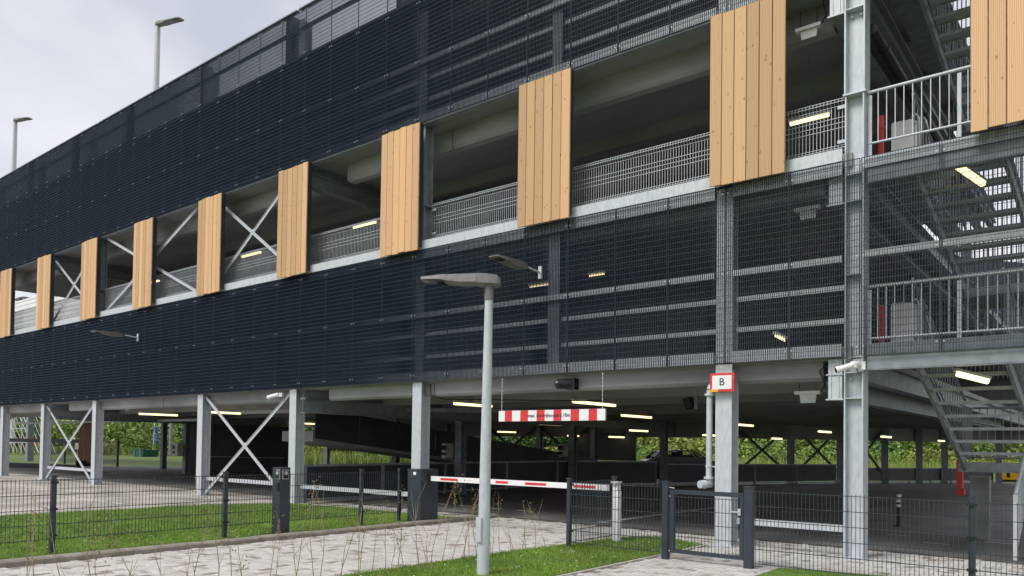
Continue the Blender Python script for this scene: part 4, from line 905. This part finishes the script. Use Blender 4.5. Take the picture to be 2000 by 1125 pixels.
def digger(x, y, m, label, s=1.0):
    t = thing('digger', (x, y, 0), label, 'digger')
    MB().box(x-.9*s, x+1.0*s, y, y+1.4*s, .1, .42*s).build('track', M['black'], t); MB().extr([(x-.9*s, y+.1, .45*s), (x+.9*s, y+.1, .45*s), (x+.9*s, y+.1, 1.0*s), (x-.1*s, y+.1, 1.1*s), (x-.9*s, y+.1, .95*s)], (0, 0, 0), (0, 1.1*s, 0)).build('body', M[m], t)
    MB().box(x-.1*s, x+.6*s, y+.2, y+.9*s, 1.1*s, 1.65*s).build('cab', M[m], t); MB().bar((x-.8*s, y+.3, .9*s), (x-1.9*s, y+.3, 1.7*s), .15, .2).bar((x-1.9*s, y+.3, 1.7*s), (x-2.6*s, y+.3, .5*s), .12, .16).build('arm', M[m], t)
digger(-99.5, 22.5, 'hivis', 'small orange digger at the far left below the scaffold')
digger(-89.5, 24, 'edging', 'pale sand coloured digger between the braced left columns', 1.1)
# yellow machine on the right, seen between stair and pillar
t = thing('construction_barrier', (-3, 39, 0), 'yellow plastic barrier standing outside right of the stair pillar', 'barrier')
MB().extr([(-5.75, 39, .08), (-1.0, 39, .08), (-1.0, 39, .62), (-5.6, 39, .62), (-5.82, 39, .28)], (0, 0, 0), (0, .5, 0)).build('barrier_body', M['yellow'], t)
for x in (-5.2, -4.5, -3.8): MB().box(x-.08, x+.08, 38.98, 38.995, .2, .48).build('slot', M['black'], t)
MB().box(-5.8, -1.0, 38.9, 39.6, -.05, .07).build('foot', M['black'], t)
t = thing('wire_fence', (-48, 9, 0), 'thin dark wire fence outside the open left end', 'fence')
for x in (-58, -54, -50, -46.5):
    b = MB(); b.box(x-.05, x+.05, 8.95, 9.05, 0, 1.7); b.build('fence_post', M['anth'], t)
b = MB()
for z in (.3, .7, 1.1, 1.5): b.box(-58, -46.5, 8.99, 9.01, z, z+.02)
for i in range(110): b.box(-58+i*.105, -57.988+i*.105, 8.99, 9.0, .1, 1.6)
b.build('mesh_panel', M['anth'], t)

# ================================================================== LAWN GRASS AND SAPLINGS
def blades(P, n, hmin, hmax, seed, wd=.004):
    rs = np.random.RandomState(seed); xs = [p[0] for p in P]; yy = [p[1] for p in P]
    x = rs.uniform(min(xs), max(xs), n*2); y = rs.uniform(max(min(yy), -9.8), max(yy), n*2); k = inpoly(x, y, P); x, y = x[k][:n], y[k][:n]; n = len(x)
    dens = np.array([mnoise.noise(Vector((a*1.3, b*1.3, 0))) for a, b in zip(x[::1], y[::1])])
    h = rs.uniform(hmin, hmax, n)*(1+dens*.6); a = rs.rand(n)*6.28; ww = wd*(.7+rs.rand(n)*.8)
    l = rs.normal(0, .35, (n, 2))*h[:, None]
    z0 = np.full(n, .012)
    V = np.stack([np.stack([x-np.cos(a)*ww, y-np.sin(a)*ww, z0], 1), np.stack([x+np.cos(a)*ww, y+np.sin(a)*ww, z0], 1), np.stack([x+l[:, 0], y+l[:, 1], z0+h], 1)], 1).reshape(-1, 3)
    return V
for P, n, nm, lb in ((LAWN, 130000, 'grass', 'short green grass of the left lawn behind the kerb'), (LAWN2, 60000, 'grass', 'short green grass of the small lawn below the street lamp'), (LAWN3, 9000, 'grass', 'grass in the bottom right corner below the fence')):
    V = blades(P, n, .02, .055, n)
    me = bpy.data.meshes.new('grass'); nn = len(V)//3
    me.vertices.add(len(V)); me.vertices.foreach_set('co', V.ravel()); me.loops.add(len(V)); me.loops.foreach_set('vertex_index', np.arange(len(V))); me.polygons.add(nn)
    me.polygons.foreach_set('loop_start', np.arange(0, 3*nn, 3)); me.polygons.foreach_set('loop_total', np.full(nn, 3)); me.update(calc_edges=True)
    me.materials.append(M['grass']); o = bpy.data.objects.new('grass', me); col.objects.link(o); stuff(o); tag(o, lb, 'grass')
d_ = MB(); rs = random.Random(3)
for P, n in ((LAWN, 90), (LAWN2, 60)):
    xs = [p[0] for p in P]; yy = [p[1] for p in P]; k = 0
    while k < n:
        x = rs.uniform(min(xs), max(xs)); y = rs.uniform(max(-9, min(yy)), max(yy))
        if not bool(inpoly(np.array(x), np.array(y), P)): continue
        k += 1; d_.tube((x, y, .05), (x, y, .056), .011, n=6)
o = d_.build('clover_flower', M['flower']); stuff(o); tag(o, 'tiny white clover flowers scattered over the lawns', 'flowers')

def sapling(x, y, h, seed, label, leaves=10):
    r = random.Random(seed); t = thing('sapling', (x, y, 0), label, 'sapling', 'bare saplings planted in a row beside the drive')
    b = MB(); p = Vector((x, y, -.02)); d = Vector((r.uniform(-.12, .12), r.uniform(-.12, .12), 1)); pts = [p]; n = 6; rad = .0062
    tips = []
    for i in range(n):
        d = (d+Vector((r.uniform(-.13, .13), r.uniform(-.13, .13), 0))).normalized(); q = p+d*h/n
        b.tube(p, q, rad*(1-i/n*.7), rad*(1-(i+1)/n*.7), n=5, caps=False)
        if r.random() < .55 and 0 < i < n:
            e = (d+Vector((r.uniform(-.7, .7), r.uniform(-.7, .7), .1))).normalized(); L = r.uniform(.12, .38); q2 = q+e*L*.5; e2 = (e+Vector((0, 0, .4))).normalized()
            b.tube(q, q2, rad*.5, rad*.4, n=4, caps=False); b.tube(q2, q2+e2*L*.5, rad*.4, rad*.2, n=4, caps=False); tips.append(q2+e2*L*.5)
        p = q
    tips.append(p); b.build('stem', M['bark'], t)
    if leaves:
        lf = MB()
        for i in range(leaves*3):
            c = r.choice(tips[-2:])+Vector((r.uniform(-.05, .05), r.uniform(-.05, .05), r.uniform(-.22, .06))); u = Vector((r.gauss(0, 1), r.gauss(0, 1), r.gauss(0, 1))).normalized()*.017; v = u.cross(Vector((r.gauss(0, 1), r.gauss(0, 1), r.gauss(0, 1)))).normalized()*.008
            lf.add([c-u, c+v, c+u, c-v], [(0, 1, 2, 3)])
        lf.build('leaves', M['dry'], t)
r = random.Random(21); i = 0
y = -9.2
while y < -2.0:
    for k in range(2):
        xx = -7.27+(.18 if y < -5 else .12)*k+r.uniform(-.05, .05)-(max(0, -6.5-y)*.12); h = r.uniform(.35, 1.25) if y < -3.6 else r.uniform(.3, .75)
        lv = r.random() < .7 and h > .6
        d = Vector((xx, y, 0))-CAM; zz = d.dot(fwd); px_ = 1000+1500*d.dot(r2)/zz
        where = 'left of the intercom pillar' if px_ < 520 else 'between intercom pillar and barrier box' if px_ < 800 else 'left of the street lamp pole' if px_ < 940 else 'right of the street lamp pole'
        sapling(xx, y+r.uniform(-.1, .1), h, i, '%s bare sapling %s' % (('tall' if h > 1 else 'medium' if h > .65 else 'short')+(' leafy topped' if lv else ''), where), 9 if lv else 0); i += 1
    y += r.uniform(.22, .38)

# leaf litter and crumbs along the lawn edges and in the paver joints
lt = MB(); rs = random.Random(17)
def crumb(x, y, z=.004, s_=.012):
    a = rs.random()*6.28; u = Vector((math.cos(a), math.sin(a), rs.uniform(-.2, .3)))*s_*rs.uniform(.5, 1.4); v = Vector((-math.sin(a), math.cos(a), rs.uniform(-.1, .3)))*s_*rs.uniform(.3, .7); c = Vector((x, y, z+.004))
    lt.add([c-u, c-v, c+u, c+v], [(0, 1, 2, 3)])
for i in range(420):
    k = rs.random()
    if k < .45: y = rs.uniform(-8, -.2); crumb(-5.43+rs.gauss(0, .05)+(.0), y, .03)
    elif k < .7: y = rs.uniform(-9.5, .2); crumb(-10.83+abs(rs.gauss(0, .09)), y)
    elif k < .85: y = rs.uniform(-9, -1); crumb(-7.36+rs.gauss(0, .07), y, .02)
    else: crumb(rs.uniform(-10.8, -3.8), rs.uniform(-8, 1.3))
o = lt.build('leaf_litter', M['dry']); stuff(o); tag(o, 'small dry leaf bits lying along the lawn edges', 'leaf litter')

# ---- make labels of look-alikes tell them apart by their order from the left
from collections import defaultdict
dd_ = defaultdict(list)
for o in bpy.data.objects:
    if o.parent is None and o.get('group') in ('bushes on the bank behind the garage', 'bare saplings planted in a row beside the drive'): dd_[o['label']].append(o)
ORD = ['leftmost', 'second from left', 'third from left', 'fourth from left', 'fifth from left', 'sixth from left', 'seventh from left', 'eighth from left', 'ninth from left', 'tenth from left']
for lb, os_ in dd_.items():
    if len(os_) < 2: continue
    def px_of(o):
        d = Vector(o.location)-CAM; return d.dot(r2)/d.dot(fwd)
    for i, o in enumerate(sorted(os_, key=px_of)): o['label'] = lb+', '+ORD[min(i, 9)]
